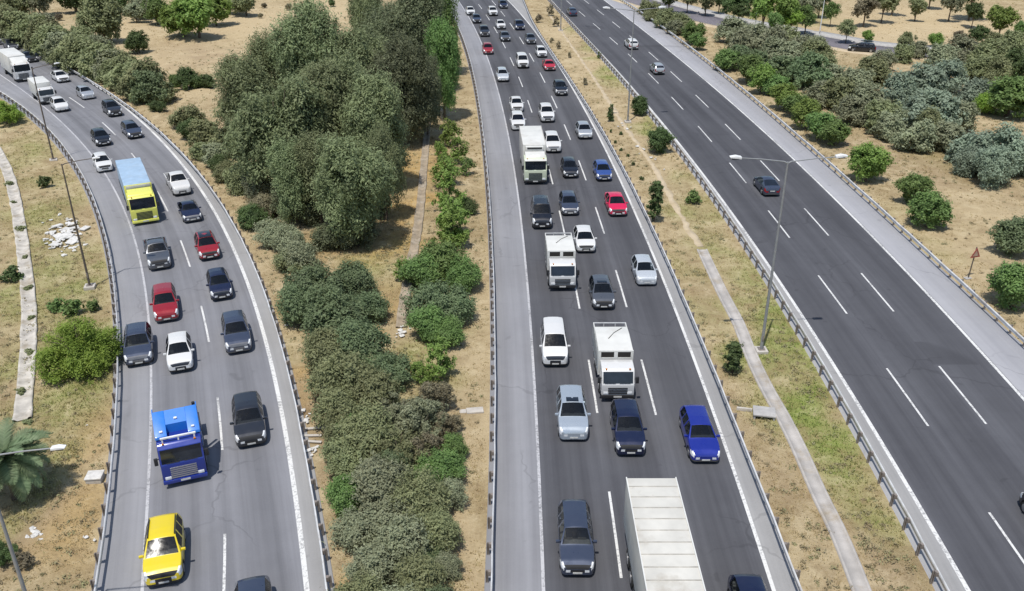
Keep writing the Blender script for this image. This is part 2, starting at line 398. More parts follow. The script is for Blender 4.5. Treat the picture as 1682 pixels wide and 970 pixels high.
BROWN = [(515,700,45,1.),(520,740,40,1.),(512,655,35,.8),(540,770,30,.8),(1480,265,60,.6),(1440,250,50,.5),(1540,270,60,.5),(1175,60,28,.7),(1600,300,60,.4),(330,90,50,.5),(300,75,60,.4),(1480,960,50,.8),(1440,920,40,.5),(450,330,40,.6),(30,900,60,.6),(1215,650,30,.4),(1270,790,40,.3),(1250,700,40,.25)]
GOLD = [(660,270,60,1.),(650,340,50,1.),(630,390,60,.8),(670,220,40,1.),(560,400,60,.6),(460,500,30,.6),(500,620,40,.6),(545,920,40,.8),(550,960,40,.8),(640,520,40,.6),(150,740,60,.4),(130,900,60,.5)]
PALE = [(180,60,120,.9),(300,90,120,.9),(420,40,120,1.),(520,20,100,1.),(350,150,60,.7),(1560,40,160,1.),(1450,50,120,1.),(1600,340,90,.6),(1540,420,90,.6),(1100,100,40,.6),(780,700,40,.7),(785,600,40,.6),(790,500,40,.6),(780,820,50,.7),(780,900,50,.7),(100,880,60,.5),(110,800,60,.5),(480,30,90,.6),(420,50,80,.6),(1600,50,120,.9),(1500,50,80,.9),(1430,40,70,.7),(1080,270,40,.5),(1000,170,40,.6),(960,110,40,.6),(920,50,40,.7),(200,50,90,.6),(280,50,90,.5)]
def mask(X, Y, spots):
    M = np.zeros(X.shape, np.float32)
    for px, py, r, a in spots:
        cx, cy = at(px, py); s = px_per_m(px, py); rx = r/s; 
        ry = rx*1.8
        M = np.maximum(M, a*np.clip(1.35-np.sqrt(((X-cx)/rx)**2+((Y-cy)/ry)**2), 0, 1))
    return M
def masks(X, Y):
    w = 2.5
    Xw = X+(vnoise(X, Y, 4, 1)-.5)*w*2; Yw = Y+(vnoise(X, Y, 4, 2)-.5)*w*3
    g = mask(Xw, Yw, GREEN)*np.clip(vnoise(X, Y, 1.7, 3)*1.2+.3, 0, 1)
    b = mask(Xw, Yw, BROWN)*np.clip(vnoise(X, Y, 2.2, 4)*1.6, 0, 1)
    o = mask(Xw, Yw, GOLD); p = mask(Xw, Yw, PALE)
    return g, b, o, p
def fvec(f, Yarr):
    t = np.linspace(-60, 420, 961); v = np.array([f(a) for a in t]); return np.interp(Yarr, t, v)
def road_clear(X, Y):
    """distance outside the carriageways (negative inside)"""
    d = np.full(X.shape, 1e9, np.float32)
    for l, r in ((L_EL, L_ER), (M_EL, M_ER), (R_EL, R_ER)):
        a, b = fvec(l, Y), fvec(r, Y)
        d = np.minimum(d, np.maximum(a-X, X-b))
    return d
def ground_z(X, Y):
    d = road_clear(X, Y)
    ds = np.minimum(np.minimum(seg_dist(X, Y, SIDE)-5.5, seg_dist(X, Y, PATH)-1.0), np.minimum(seg_dist(X, Y, DRAIN)-1.6, seg_dist(X, Y, CHAN)-1.4))
    k = np.clip((np.minimum(d, ds)-.2)/2.0, 0, 1)
    bumpy = (vnoise(X, Y, 7, 11)-.5)*.5+(vnoise(X, Y, 2.3, 12)-.5)*.22+(vnoise(X, Y, .9, 13)-.5)*.10
    return -.06+k*(bumpy+.06)
def build_ground():
    xs = np.concatenate([[-4000, -1500, -600, -330, -220], np.arange(-160, -60, 1.2), np.arange(-60, 60, .6), np.arange(60, 190, 1.2), [240, 340, 600, 1500, 4000]])
    ys = np.concatenate([[-3000, -800, -200, -60, -20, 0, 8], np.arange(14, 90, .6), np.arange(90, 180, 1.0), np.arange(180, 300, 2.0), [320, 360, 440, 600, 1200, 4000]])
    X, Y = np.meshgrid(xs, ys); X = X.astype(np.float32); Y = Y.astype(np.float32)
    Z = ground_z(X, Y); Z[(np.abs(X) > 300) | (Y > 350) | (Y < 0)] = -.06
    V = np.stack([X, Y, Z], -1).reshape(-1, 3)
    ny, nx = X.shape; I = np.arange(ny*nx).reshape(ny, nx)
    F = np.stack([I[:-1, :-1], I[:-1, 1:], I[1:, 1:], I[1:, :-1]], -1).reshape(-1, 4)
    me = np_mesh('ground', V, F, smooth=True)
    for nme, arr in zip(('green', 'brown', 'gold', 'pale'), masks(X, Y)):
        a = me.attributes.new(nme, 'FLOAT', 'POINT'); a.data.foreach_set('value', arr.astype(np.float32).ravel())
    m, nt, b = new_mat('dry_ground')
    ob = coords(nt)
    n1 = noise(nt, ob, .22, 5, .6); n2 = noise(nt, ob, 1.4, 6, .7, .3); n3 = noise(nt, ob, 7.0, 6, .75)
    col = mix(nt, ramp(nt, n1, .35, .65), (0.335, 0.262, 0.150), (0.455, 0.368, 0.228))
    col = mix(nt, attr(nt, 'pale'), col, (0.475, 0.378, 0.235))
    col = mix(nt, attr(nt, 'gold'), col, (0.42, 0.275, 0.10))
    col = mix(nt, math_n(nt, 'MULTIPLY', attr(nt, 'brown'), .85), col, (0.225, 0.15, 0.098))
    col = mix(nt, math_n(nt, 'MULTIPLY', attr(nt, 'green'), .95), col, (0.205, 0.255, 0.062))
    n4 = noise(nt, ob, .55, 5, .65, .6)
    pl = math_n(nt, 'SUBTRACT', 1.0, math_n(nt, 'MULTIPLY', attr(nt, 'pale'), .85))
    col = mix(nt, math_n(nt, 'MULTIPLY', pl, ramp(nt, n4, .50, .66, 0, .55)), col, (0.235, 0.165, 0.090))
    col = mix(nt, ramp(nt, n4, .46, .34, 0, .40), col, (0.56, 0.47, 0.31))
    col = mix(nt, math_n(nt, 'MULTIPLY', pl, ramp(nt, n2, .50, .74, 0, .7)), col, (0.200, 0.140, 0.075))
    col = mix(nt, ramp(nt, n3, .55, .75, 0, .55), col, (0.58, 0.50, 0.35))
    col = mix(nt, ramp(nt, n3, .45, .28, 0, .55), col, (0.15, 0.105, 0.06))
    nt.links.new(col, b.inputs['Base Color'])
    b.inputs['Roughness'].default_value = 1.0; b.inputs['Specular IOR Level'].default_value = .1
    hs = math_n(nt, 'ADD', math_n(nt, 'MULTIPLY', n2, .6), n3)
    bump(nt, b, hs, .8, .12)
    o = mesh_obj('ground', me, m); o['kind'] = 'structure'
build_ground()

def ribbon(name, P, width, z, mat, step=1.0, skirt=.12, jag=0.0):
    pts = resample(P, step); V = []; rr = random.Random(3)
    for i, p in enumerate(pts):
        d = (pts[min(i+1, len(pts)-1)]-pts[max(i-1, 0)]).normalized(); n = Vector((d.y, -d.x))
        w = width(i/(len(pts)-1)) if callable(width) else width
        a = p-n*(w/2+jag*rr.uniform(-1, 1)); b = p+n*(w/2+jag*rr.uniform(-1, 1))
        V += [(*(a-n*.06), z-skirt), (*a, z), (*b, z), (*(b+n*.06), z-skirt)]
    F = [(i*4+k, i*4+k+1, i*4+k+5, i*4+k+4) for i in range(len(pts)-1) for k in range(3)]
    me = np_mesh(name, V, F)
    uvl = me.uv_layers.new(name='UVMap'); Va = np.array(V, np.float32)[:, :2]
    li = np.empty(len(me.loops), np.int32); me.loops.foreach_get('vertex_index', li); uvl.data.foreach_set('uv', Va[li].ravel())
    o = mesh_obj(name, me, mat); o['kind'] = 'structure'; return o
def split_line(P, y): return [p for p in P if p.y > y], [p for p in P if p.y <= y]
PATH_FAR, PATH_NEAR = split_line(PATH, at(0, 404)[1])
ribbon('path', PATH_FAR+PATH_NEAR[:1], lambda t: .35+.25*t, -.02, MAT['path_sand'], .8, .15, .16)
def slab_drain(name, P, w, mat):
    pts = resample(P, 1.0); V = []
    prof = [(-w/2-.10, -.12), (-w/2-.10, .09), (-w/2+.04, .09), (-w/2+.05, .03), (w/2-.05, .03), (w/2-.04, .09), (w/2+.10, .09), (w/2+.10, -.12)]
    for i, p in enumerate(pts):
        d = (pts[min(i+1, len(pts)-1)]-pts[max(i-1, 0)]).normalized(); n = Vector((d.y, -d.x))
        V += [(p.x+n.x*q, p.y+n.y*q, z) for q, z in prof]
    k = len(prof)
    F = [(i*k+j, i*k+j+1, (i+1)*k+j+1, (i+1)*k+j) for i in range(len(pts)-1) for j in range(k-1)]
    o = mesh_obj(name, np_mesh(name, V, F), mat); o['kind'] = 'structure'
slab_drain('drain', PATH_NEAR, .74, MAT['path'])
ribbon('side_road', SIDE, 7.0, .0, MAT['asph_side'], 3.0, .2)
def offset_line(P, d):
    out = []
    for i, p in enumerate(P):
        t = (P[min(i+1, len(P)-1)]-P[max(i-1, 0)]).normalized(); out.append(p+Vector((-t.y, t.x))*d)
    return out
ribbon('pavement', offset_line(SIDE, 5.6), 3.6, .10, MAT['concrete_grey'], 3.0, .25)
ribbon('verge', offset_line(SIDE, -4.6), 1.8, .05, MAT['path_sand'], 3.0, .2, .25)
def channel(name, P, w, mat):
    """open concrete drain: two kerb walls and a sunk bed"""
    pts = resample(P, 1.0); V = []
    prof = [(-w/2-.12, -.12), (-w/2-.12, .16), (-w/2+.02, .16), (-w/2+.16, .02), (w/2-.16, .02), (w/2-.02, .16), (w/2+.12, .16), (w/2+.12, -.12)]
    jr = random.Random(9)
    for i, p in enumerate(pts):
        d = (pts[min(i+1, len(pts)-1)]-pts[max(i-1, 0)]).normalized(); n = Vector((d.y, -d.x)); jl, jq, jz = jr.uniform(-.04, .04), jr.uniform(-.04, .04), jr.uniform(-.10, .01)
        V += [(p.x+n.x*(a+(jl if a < 0 else jq)), p.y+n.y*(a+(jl if a < 0 else jq)), b+(jz if b > .1 else 0)) for a, b in prof]
    k = len(prof)
    F = [(i*k+j, i*k+j+1, (i+1)*k+j+1, (i+1)*k+j) for i in range(len(pts)-1) for j in range(k-1)]
    o = mesh_obj(name, np_mesh(name, V, F), mat); o['kind'] = 'structure'
channel('drain', DRAIN, .62, MAT['trench'])
channel('drain', CHAN, .85, MAT['channel'])

# ---------------------------------------------------------------- roads and markings
strip('road_shoulder', L_EL, L_ER, 0, MAT['shoulder_L'], skirt=.2, cols=6)
strip('road_shoulder', M_EL, M_ER, 0, MAT['shoulder_M'], skirt=.2, cols=6)
strip('road_shoulder', R_EL, R_ER, 0, MAT['shoulder_R'], skirt=.2, cols=6)
strip('road_shoulder', L_LR, L_ER, .003, MAT['shoulder_P'], cols=3)
strip('road_shoulder', M_LR, M_ER, .003, MAT['shoulder_P'], cols=3)
strip('road_shoulder', R_EL, R_LL, .003, MAT['shoulder_P'], cols=3)
strip('road', L_LL, L_LR, .004, MAT['asph_L'], cols=25, wear=lane_wear(2, .55))
strip('road', M_LL, M_LR, .004, MAT['asph_M'], cols=31, wear=lane_wear(3, .75))
strip('road', R_LL, off(R_LR, .15), .004, MAT['asph_R'], cols=31, wear=lane_wear(3, .6))
def edge_line(f, w, mat, d=0.0): return strip('edge_line', off(f, d-w/2), off(f, d+w/2), .008, mat)
edge_line(L_LL, .16, MAT['line_worn']); edge_line(L_LR, .26, MAT['line'])
edge_line(M_LL, .17, MAT['line_worn']); edge_line(M_LR, .20, MAT['line'])
edge_line(R_LL, .24, MAT['line']); edge_line(R_LR, .22, MAT['line'])
def dashes(f, known, mat, frac=.46, guess=15.2, w=.14):
    """known: photo rows of the dash tops; the pattern is carried on beyond them"""
    ys = sorted(at(841, p)[1] for p in known)
    k = [round((y-ys[0])/guess) for y in ys]; k0 = min(k); per, y0 = np.polyfit(k, ys, 1)
    i = -5
    while y0+per*i < 330:
        a = y0+per*i-per*frac
        strip('lane_marking', off(f, -w/2), off(f, w/2), .008, mat, max(Y_NEAR, a), max(Y_NEAR+.5, a+per*frac)) if a+per*frac > Y_NEAR+2 else None
        i += 1
dashes(L_DD, [201, 252, 314, 391, 501, 654, 880], MAT['line'], .44, 13.2)
dashes(lerpf(M_LL, M_LR, .345), [346, 447, 590, 808], MAT['line'], .46, 14.7)
dashes(lerpf(M_LL, M_LR, .672), [203, 264, 341, 445, 587], MAT['line'], .46, 14.7)
R_D1 = fit([(1000,60),(1029,85),(1060,117),(1082,136),(1102,158),(1124,181),(1147,208),(1172,235),(1198,266),(1226,300),(1261,345),(1298,392),(1345,455),(1395,519),(1455,604),(1528,701),(1622,838),(1682,924)], 3)
R_D2 = fit([(972,9),(998,29),(1014,42),(1062,83),(1080,98),(1098,113),(1120,134),(1142,155),(1167,178),(1193,205),(1220,233),(1247,262),(1283,299),(1320,341),(1360,387),(1417,452),(1472,515),(1540,598),(1620,695)], 3)
dashes(R_D1, [158, 208, 266.5, 345, 455, 604, 838], MAT['line'], .46)
dashes(R_D2, [155, 205, 262, 341, 452, 598], MAT['line'], .46)

# ---------------------------------------------------------------- guardrails
def guardrail(f, side, label, back=False, mat='steel'):
    """W-beam on posts; side=+1 when the road lies towards +x"""
    ys = [Y_NEAR]
    while ys[-1] < 235:
        t = tangent(f, ys[-1]); ys.append(ys[-1]+1.95*t.y)
    pts = [Vector((f(y), y)) for y in ys]
    t0 = tangent(f, 60.0)
    root = empty('guardrail', (pts[0].x, pts[0].y, 0)); tag(root, label, 'guardrail', 'steel guardrails along the carriageways')
    o0 = pts[0]
    wob = random.Random(len(label))
    def beam(nm, dd, za, zb, flip):
        prof = [(0.0, zb), (.055, zb-.03), (.075, zb-.08), (.01, (za+zb)/2), (.075, za+.08), (.055, za+.03), (0.0, za), (-.012, za), (-.012, zb)]
        V = []
        for p, y in zip(pts, ys):
            t = tangent(f, y); n = Vector((t.y, -t.x))*side
            jx, jz = wob.uniform(-.02, .02), wob.uniform(-.018, .018)
            V += [(p.x-o0.x+n.x*(dd+jx+flip*a), p.y-o0.y+n.y*(dd+jx+flip*a), z+jz) for a, z in prof]
        k = len(prof)
        F = [(i*k+j, i*k+(j+1) % k, (i+1)*k+(j+1) % k, (i+1)*k+j) for i in range(len(pts)-1) for j in range(k)]
        mesh_obj(nm, np_mesh(nm, V, F), MAT[mat], root)
    beam('rail', 0.0, .46, .78, 1)
    if back: beam('rail', -.40, .46, .76, -1)
    bm = bmesh.new()
    add_box(bm, -.05, .05, -.28, -.23, -.2, .76); add_box(bm, -.05, .05, -.19, -.14, -.2, .76); add_box(bm, -.05, -.03, -.229, -.191, -.2, .76)
    add_box(bm, -.09, .09, -.14, -.015, .48, .74)
    pm = bm_mesh('guardrail_post', bm)
    rest = []; npost = 0
    for i, (p, y) in enumerate(zip(pts, ys)):
        t = tangent(f, y); n = Vector((t.y, -t.x))*side
        ang = math.atan2(n.y, n.x)-math.pi/2
        if y > 22 and npost < 100:
            npost += 1
            o = mesh_obj('post', pm, MAT['steel_dark'], root, (p.x-o0.x, p.y-o0.y, 0)); o.rotation_euler = (0, 0, ang)
        else: rest.append((p, ang))
    if rest:
        bm = bmesh.new()
        for p, ang in rest:
            M = Matrix.Translation((p.x-o0.x, p.y-o0.y, 0)) @ Matrix.Rotation(ang, 4, 'Z')
            add_box(bm, -.05, .05, -.32, -.14, -.2, .80, mat4=M); add_box(bm, -.09, .09, -.139, -.015, .48, .74, mat4=M)
        o = mesh_obj('far_posts', bm_mesh('far_posts', bm), MAT['steel_dark'], root); o['kind'] = 'stuff'
guardrail(L_RL, 1, 'steel guardrail along the outer left shoulder of the curving slip road, beside the scrub slope')
guardrail(L_RR, -1, 'steel guardrail on the inner right edge of the curving left road, beside the shrub row')
guardrail(M_RL, 1, 'steel guardrail between the wide grey shoulder of the middle road and the sandy verge')
guardrail(M_RR, -1, 'steel guardrail beside the right lane of the jammed middle road, edging the dry median')
guardrail(R_RL, 1, 'double beam guardrail between the grassy median and the open right road')
guardrail(R_RR, -1, 'steel guardrail on the far right pale shoulder, in front of bright green bushes')
# ---------------------------------------------------------------- cars: one lofted body per body style, split into painted and glazed parts
MAT['grille_grey'] = simple('grille_grey', (0.20, 0.20, 0.21), .35, .5)
MAT['bumper_grey'] = simple('bumper_grey', (0.07, 0.07, 0.075), .6)
MAT['plate'] = simple('plate_dull', (0.52, 0.52, 0.50), .6)
MAT['lorry_glass'] = simple('lorry_glass', (0.012, 0.016, 0.024), .08, 0, .3, 2, spec=.7)
MAT['seam'] = simple('door_seam', (0.05, 0.05, 0.055), .7)
CAR = {
 'sedan': dict(L=4.55, W=1.80, belt=.95, roofw=.63, top=[(-.5,.70),(-.492,.90),(-.478,1.03),(-.40,1.07),(-.36,1.10),(-.245,1.40),(-.14,1.455),(-.03,1.465),(.05,1.43),(.14,1.27),(.27,1.02),(.36,.95),(.43,.88),(.475,.79),(.492,.70),(.5,.58)],
    rw=(-.355,-.25), ws=(.06,.262), sg=[(-.30,-.085),(-.055,.18)]),
 'hatchback': dict(L=4.1, W=1.76, belt=.97, roofw=.61, top=[(-.5,.70),(-.493,.92),(-.478,1.04),(-.41,1.34),(-.34,1.44),(-.14,1.49),(.0,1.475),(.05,1.45),(.16,1.24),(.265,1.04),(.36,.97),(.43,.89),(.475,.80),(.492,.71),(.5,.60)],
    rw=(-.47,-.40), ws=(.06,.258), sg=[(-.36,-.115),(-.085,.15)]),
 'suv': dict(L=4.5, W=1.86, belt=1.08, roofw=.68, top=[(-.5,.76),(-.494,1.02),(-.48,1.14),(-.435,1.48),(-.37,1.61),(-.12,1.67),(.0,1.66),(.05,1.625),(.15,1.38),(.25,1.14),(.36,1.06),(.43,.98),(.475,.88),(.492,.78),(.5,.66)],
    rw=(-.475,-.43), ws=(.06,.243), sg=[(-.40,-.25),(-.23,-.075),(-.045,.14)]),
 'estate': dict(L=4.7, W=1.82, belt=.97, roofw=.62, top=[(-.5,.70),(-.493,.92),(-.478,1.04),(-.42,1.36),(-.36,1.45),(-.12,1.50),(.06,1.47),(.24,1.04),(.42,.90),(.475,.79),(.492,.70),(.5,.60)],
    rw=(-.472,-.41), ws=(.07,.23), sg=[(-.39,-.24),(-.22,-.075),(-.045,.165)]),
 'coupe': dict(L=4.3, W=1.80, belt=.93, roofw=.58, top=[(-.5,.66),(-.492,.86),(-.475,.96),(-.40,1.02),(-.17,1.34),(-.08,1.385),(.0,1.385),(.07,1.35),(.245,.98),(.42,.84),(.475,.74),(.492,.66),(.5,.56)],
    rw=(-.39,-.18), ws=(.08,.235), sg=[(-.22,.165)]),
 'minivan': dict(L=4.7, W=1.90, belt=1.12, roofw=.74, top=[(-.5,.80),(-.495,1.10),(-.488,1.25),(-.472,1.72),(-.44,1.84),(-.2,1.90),(.12,1.87),(.31,1.24),(.44,1.06),(.48,.94),(.493,.82),(.5,.68)],
    rw=(-.487,-.475), ws=(.13,.30), sg=[(-.44,-.22),(-.20,.0),(.03,.21)]),
 'panel_van': dict(L=5.2, W=1.98, belt=1.25, roofw=.84, top=[(-.5,.85),(-.496,1.25),(-.490,1.80),(-.475,2.10),(-.44,2.18),(-.1,2.22),(.17,2.18),(.33,1.40),(.44,1.18),(.48,1.02),(.494,.86),(.5,.68)],
    rw=(-.489,-.478), ws=(.18,.32), sg=[(.06,.24)]),
 'pickup': dict(L=5.2, W=1.86, belt=1.10, roofw=.68, top=[(-.5,.70),(-.497,.72),(-.17,.72),(-.165,1.05),(-.135,1.62),(-.09,1.72),(.06,1.73),(.10,1.69),(.225,1.16),(.42,1.04),(.475,.92),(.492,.82),(.5,.70)],
    rw=(-.162,-.137), ws=(.105,.215), sg=[(-.12,-.01),(.015,.15)]),
}
_cache = {}
def car_parts(kind):
    if kind in _cache: return _cache[kind]
    S = CAR[kind]; L, W = S['L'], S['W']; wr = .33 if kind not in ('suv', 'pickup', 'panel_van') else .37
    xf, xr = L*.5-.86, -L*.5+.84
    tx = np.array([a*L for a, _ in S['top']]); tz = np.array([z for _, z in S['top']])
    keys = list(tx)+[a*L for r in [S['rw'], S['ws']]+S['sg'] for a in r]
    xs = sorted(set(np.round(np.concatenate([keys, np.arange(-L/2, L/2, .085)]), 3)))
    xs = [x for i, x in enumerate(xs) if i == 0 or x-xs[i-1] > .012 or x in np.round(keys, 3)]
    ex = np.array([-.5, -.49, -.46, -.38, -.2, .2, .36, .43, .475, .493, .5])*L
    ew = np.array([.74, .82, .92, .975, 1, 1, .985, .95, .885, .80, .66])
    H = tz.max(); zarch = wr+.03
    rows = []
    for x in xs:
        zt = float(np.interp(x, tx, tz)); wf = float(np.interp(x, ex, ew)); hw = W/2*wf
        belt = S['belt']+.03*(-x/L)
        if kind == 'pickup' and x < -.17*L: belt = .70
        zb = min(belt, zt-.035)
        t = min(1, max(0, (zt-zb-.035)/(H-S['belt']-.035)))
        rw_ = hw*(.955*(1-t)+(S['roofw']*2/ W*.98)*t) if True else 0
        rw_ = min(rw_, hw*.96)
        zl = .20+.05*max(0, (abs(x)/(L/2)-.8)/.2)
        for ax in (xf, xr):
            d = abs(x-ax)
            if d < zarch+.02: zl = max(zl, wr+math.sqrt(max(0, (zarch+.04)**2-d*d)))
        crown = .035*t+.02
        z5 = max(zb-.075, zl+.06); z6 = max(.58 if zb > .66 else zb-.15, zl+.04); z6 = min(z6, z5-.01) if z5-.01 > zl+.03 else zl+.03
        z7 = max(min(.36, z6-.02), zl+.015)
        rows.append([(0, zt+crown), (rw_*.5, zt+crown*.8), (rw_*.90, zt-.002), (rw_, zt-.035*(.4+.6*t)), (hw*.972, zb), (hw*.995, z5), (hw, z6), (hw*.99, z7), (hw*.965, zl), (hw*.80, zl+.01)])
    n = len(xs); K = 10
    V = []
    for x, r in zip(xs, rows):
        V += [(x, y, z) for y, z in r]+[(x, -y, z) for y, z in r[1:]]
    def vid(i, j, s): return i*(2*K-1)+(j if s > 0 or j == 0 else K-1+j)
    F = {'body': [], 'windshield': [], 'rear_window': [], 'grille': [], 'bumper': []}
    sides = {}; heads = {1: [], -1: []}; tails = {1: [], -1: []}
    for i in range(n-1):
        xm = (xs[i]+xs[i+1])/2/L
        for j in range(K-1):
            for s in (1, -1):
                f = (vid(i, j, s), vid(i, j+1, s), vid(i+1, j+1, s), vid(i+1, j, s)); f = f if s > 0 else f[::-1]
                if j < 2 and S['ws'][0] < xm < S['ws'][1]: F['windshield'].append(f)
                elif j < 2 and .474 < xm < .4995: F['grille'].append(f)
                elif j in (2, 3) and .432 < xm < .489: heads[s].append(f)
                elif j < 2 and S['rw'][0] < xm < S['rw'][1]: F['rear_window'].append(f)
                elif j == 3 and any(a < xm < b for a, b in S['sg']):
                    k = [q for q, (a, b) in enumerate(S['sg']) if a < xm < b][0]; sides.setdefault((k, s), []).append(f)
                elif j in (4, 5) and .405 < xm < .494: heads[s].append(f)
                elif j in (4, 5) and (-.499 < xm < -.465) and kind != 'pickup': tails[s].append(f)
                elif j >= 7: F['bumper'].append(f)
                else: F['body'].append(f)
    extra = []
    def cap(i, front):
        for j in range(K-1):
            ya, za = rows[i][j]; yb, zb_ = rows[i][j+1]
            for (f0, f1) in ((-1, -.62), (-.62, .62), (.62, 1)):
                b0 = len(V)+len(extra)
                extra.extend([(xs[i], ya*f0, za), (xs[i], ya*f1, za), (xs[i], yb*f1, zb_), (xs[i], yb*f0, zb_)])
                f = (b0, b0+1, b0+2, b0+3)
                mid = f0 > -.9 and f1 < .9
                if front and j in (4, 5) and mid: F['grille'].append(f)
                elif front and j in (4, 5): heads[1 if f0 > 0 else -1].append(f)
                elif (not front) and j in (4, 5) and not mid and kind != 'pickup': tails[1 if f0 > 0 else -1].append(f)
                elif j >= 6 and (mid or j >= 7): F['bumper'].append(f)
                else: F['body'].append(f)
    cap(n-1, True); cap(0, False)
    V = V+extra
    def sub(nm, faces, smooth=True):
        ids = sorted({v for f in faces for v in f}); mp = {v: k for k, v in enumerate(ids)}
        bm = bmesh.new(); vs = [bm.verts.new(V[v]) for v in ids]
        for f in faces:
            try: bm.faces.new([vs[mp[v]] for v in f])
            except ValueError: pass
        bmesh.ops.remove_doubles(bm, verts=bm.verts, dist=.0008)
        me = bpy.data.meshes.new(nm); bm.to_mesh(me); bm.free()
        me.shade_smooth(); me.set_sharp_from_angle(angle=R(32)); return me
    P = {'dims': (L, W, H, wr, xf, xr)}
    for k, fs in F.items():
        if fs: P[k] = sub(kind+'_'+k, fs)
    bm = bmesh.new(); bz = S['belt']; wi = S['W']/2*.86; xw = S['ws'][1]*L; x0_ = max(-.40, S['sg'][0][0])*L if kind != 'pickup' else -.13*L
    add_box(bm, x0_, xw-.10, -wi, wi, .36, .42)
    add_box(bm, xw-.55, xw-.14, -wi*.97, wi*.97, bz-.32, bz-.07, .05)
    xs1 = xw-1.55
    for s in (1, -1):
        add_box(bm, xs1, xs1+.5, s*.37-.24, s*.37+.24, .42, .62, .05); add_box(bm, xs1-.10, xs1+.06, s*.37-.23, s*.37+.23, .55, bz+.10, .05); add_box(bm, xs1-.09, xs1+.03, s*.37-.12, s*.37+.12, bz+.12, bz+.30, .04)
    if kind not in ('pickup', 'panel_van'):
        add_box(bm, xs1-.95, xs1-.50, -wi*.9, wi*.9, .42, .60, .05); add_box(bm, xs1-1.08, xs1-.93, -wi*.9, wi*.9, .5, bz+.05, .05)
        add_box(bm, x0_-.25, x0_+.15, -wi*.9, wi*.9, bz-.12, bz-.06, .02)
    P['interior'] = bm_mesh(kind+'_interior', bm)
    P['side'] = [sub(kind+'_side_window', f) for f in sides.values()]
    P['head'] = [sub(kind+'_headlight', heads[s]) for s in (1, -1) if heads[s]]
    P['tail'] = [sub(kind+'_taillight', tails[s]) for s in (1, -1) if tails[s]]
    if kind == 'pickup':
        for s in (1, -1):
            bm = bmesh.new(); add_box(bm, -L/2-.02, -L/2+.06, s*(W/2-.16)-.09, s*(W/2-.16)+.09, .62, .98, .015); P['tail'].append(bm_mesh('pickup_taillight', bm))
    bm = bmesh.new(); add_cyl_y(bm, 0, 0, wr, -.105, .105, 22, .03); P['tyre'] = bm_mesh('car_tyre', bm, True)
    bm = bmesh.new(); add_cyl_y(bm, 0, 0, wr*.64, -.112, .112, 18, .012)
    P['rim'] = bm_mesh('car_rim', bm, True)
    bm = bmesh.new(); add_box(bm, -.07, .07, -.11, .11, -.06, .07, .035); P['mirror'] = bm_mesh('car_mirror', bm, True)
    bm = bmesh.new(); add_box(bm, -.008, .008, -.24, .24, -.05, .05); P['plate'] = bm_mesh('car_plate', bm)
    zc = S['belt']
    bm = bmesh.new(); add_box(bm, L*-.05, L*.06-.05, -.38, .38, H+.022, H+.046, .01); P['sunroof'] = bm_mesh('car_sunroof', bm, True)
    bm = bmesh.new()
    for s in (1, -1): add_box(bm, -L*.34, L*.03, s*S['roofw']*.93-.025, s*S['roofw']*.93+.025, H-.01, H+.06, .015)
    P['rack'] = bm_mesh('car_rack', bm, True)
    if kind == 'pickup':
        bm = bmesh.new(); xb = -.172*L
        for s in (1, -1): add_box(bm, -L/2, xb, s*W/2*.97-.06, s*W/2*.97+.03, .60, 1.08, .02)
        add_box(bm, -L/2-.01, -L/2+.07, -W/2*.88, W/2*.88, .60, 1.08, .02); P['bed'] = bm_mesh('pickup_bed', bm, True)
        bm = bmesh.new(); add_box(bm, -L/2+.08, xb, -W/2*.90, W/2*.90, .745, .775); P['liner'] = bm_mesh('pickup_liner', bm)
        bm = bmesh.new(); 
        add_tube(bm, [(xb-.25, -.68, .78), (xb-.25, -.66, 1.5), (xb-.25, -.5, 1.62), (xb-.25, .5, 1.62), (xb-.25, .66, 1.5), (xb-.25, .68, .78)], [.05]*6)
        P['roll_bar'] = bm_mesh('pickup_roll_bar', bm, True)
    _cache[kind] = P; return P

PAINTS = {
 'white': paint('paint_white', (0.63, 0.63, 0.625), 0, .35), 'silver': paint('paint_silver', (0.52, 0.54, 0.56), .55, .33),
 'ice': paint('paint_ice', (0.54, 0.575, 0.61), .3, .3), 'iceblue': paint('paint_ice_blue', (0.42, 0.475, 0.535), .4, .3),
 'grey': paint('paint_grey', (0.105, 0.115, 0.135), .45, .33), 'bluegrey': paint('paint_blue_grey', (0.060, 0.075, 0.118), .45, .33),
 'dark': paint('paint_dark', (0.026, 0.029, 0.038), .3, .33), 'black': paint('paint_black', (0.010, 0.011, 0.017), .2, .3),
 'navy': paint('paint_navy', (0.012, 0.018, 0.055), .35, .32), 'blue': paint('paint_blue', (0.016, 0.032, 0.30), .35, .32),
 'midblue': paint('paint_mid_blue', (0.045, 0.10, 0.34), .4, .32), 'red': paint('paint_red', (0.50, 0.012, 0.03), .15, .33),
 'darkred': paint('paint_dark_red', (0.30, 0.012, 0.02), .2, .33), 'crimson': paint('paint_crimson', (0.62, 0.008, 0.07), .1, .33),
 'yellow': paint('paint_yellow', (0.68, 0.53, 0.015), 0, .36), 'lemon': paint('paint_lemon', (0.70, 0.70, 0.13), 0, .45),
 'royal': paint('paint_royal', (0.012, 0.032, 0.25), .1, .35), 'sky': paint('paint_sky', (0.010, 0.17, 0.62), 0, .42),  # second blue is lighter: sunlight on the truck fairing put into its paint
 'palegreen': paint('paint_pale_green', (0.60, 0.66, 0.50), 0, .45),
}
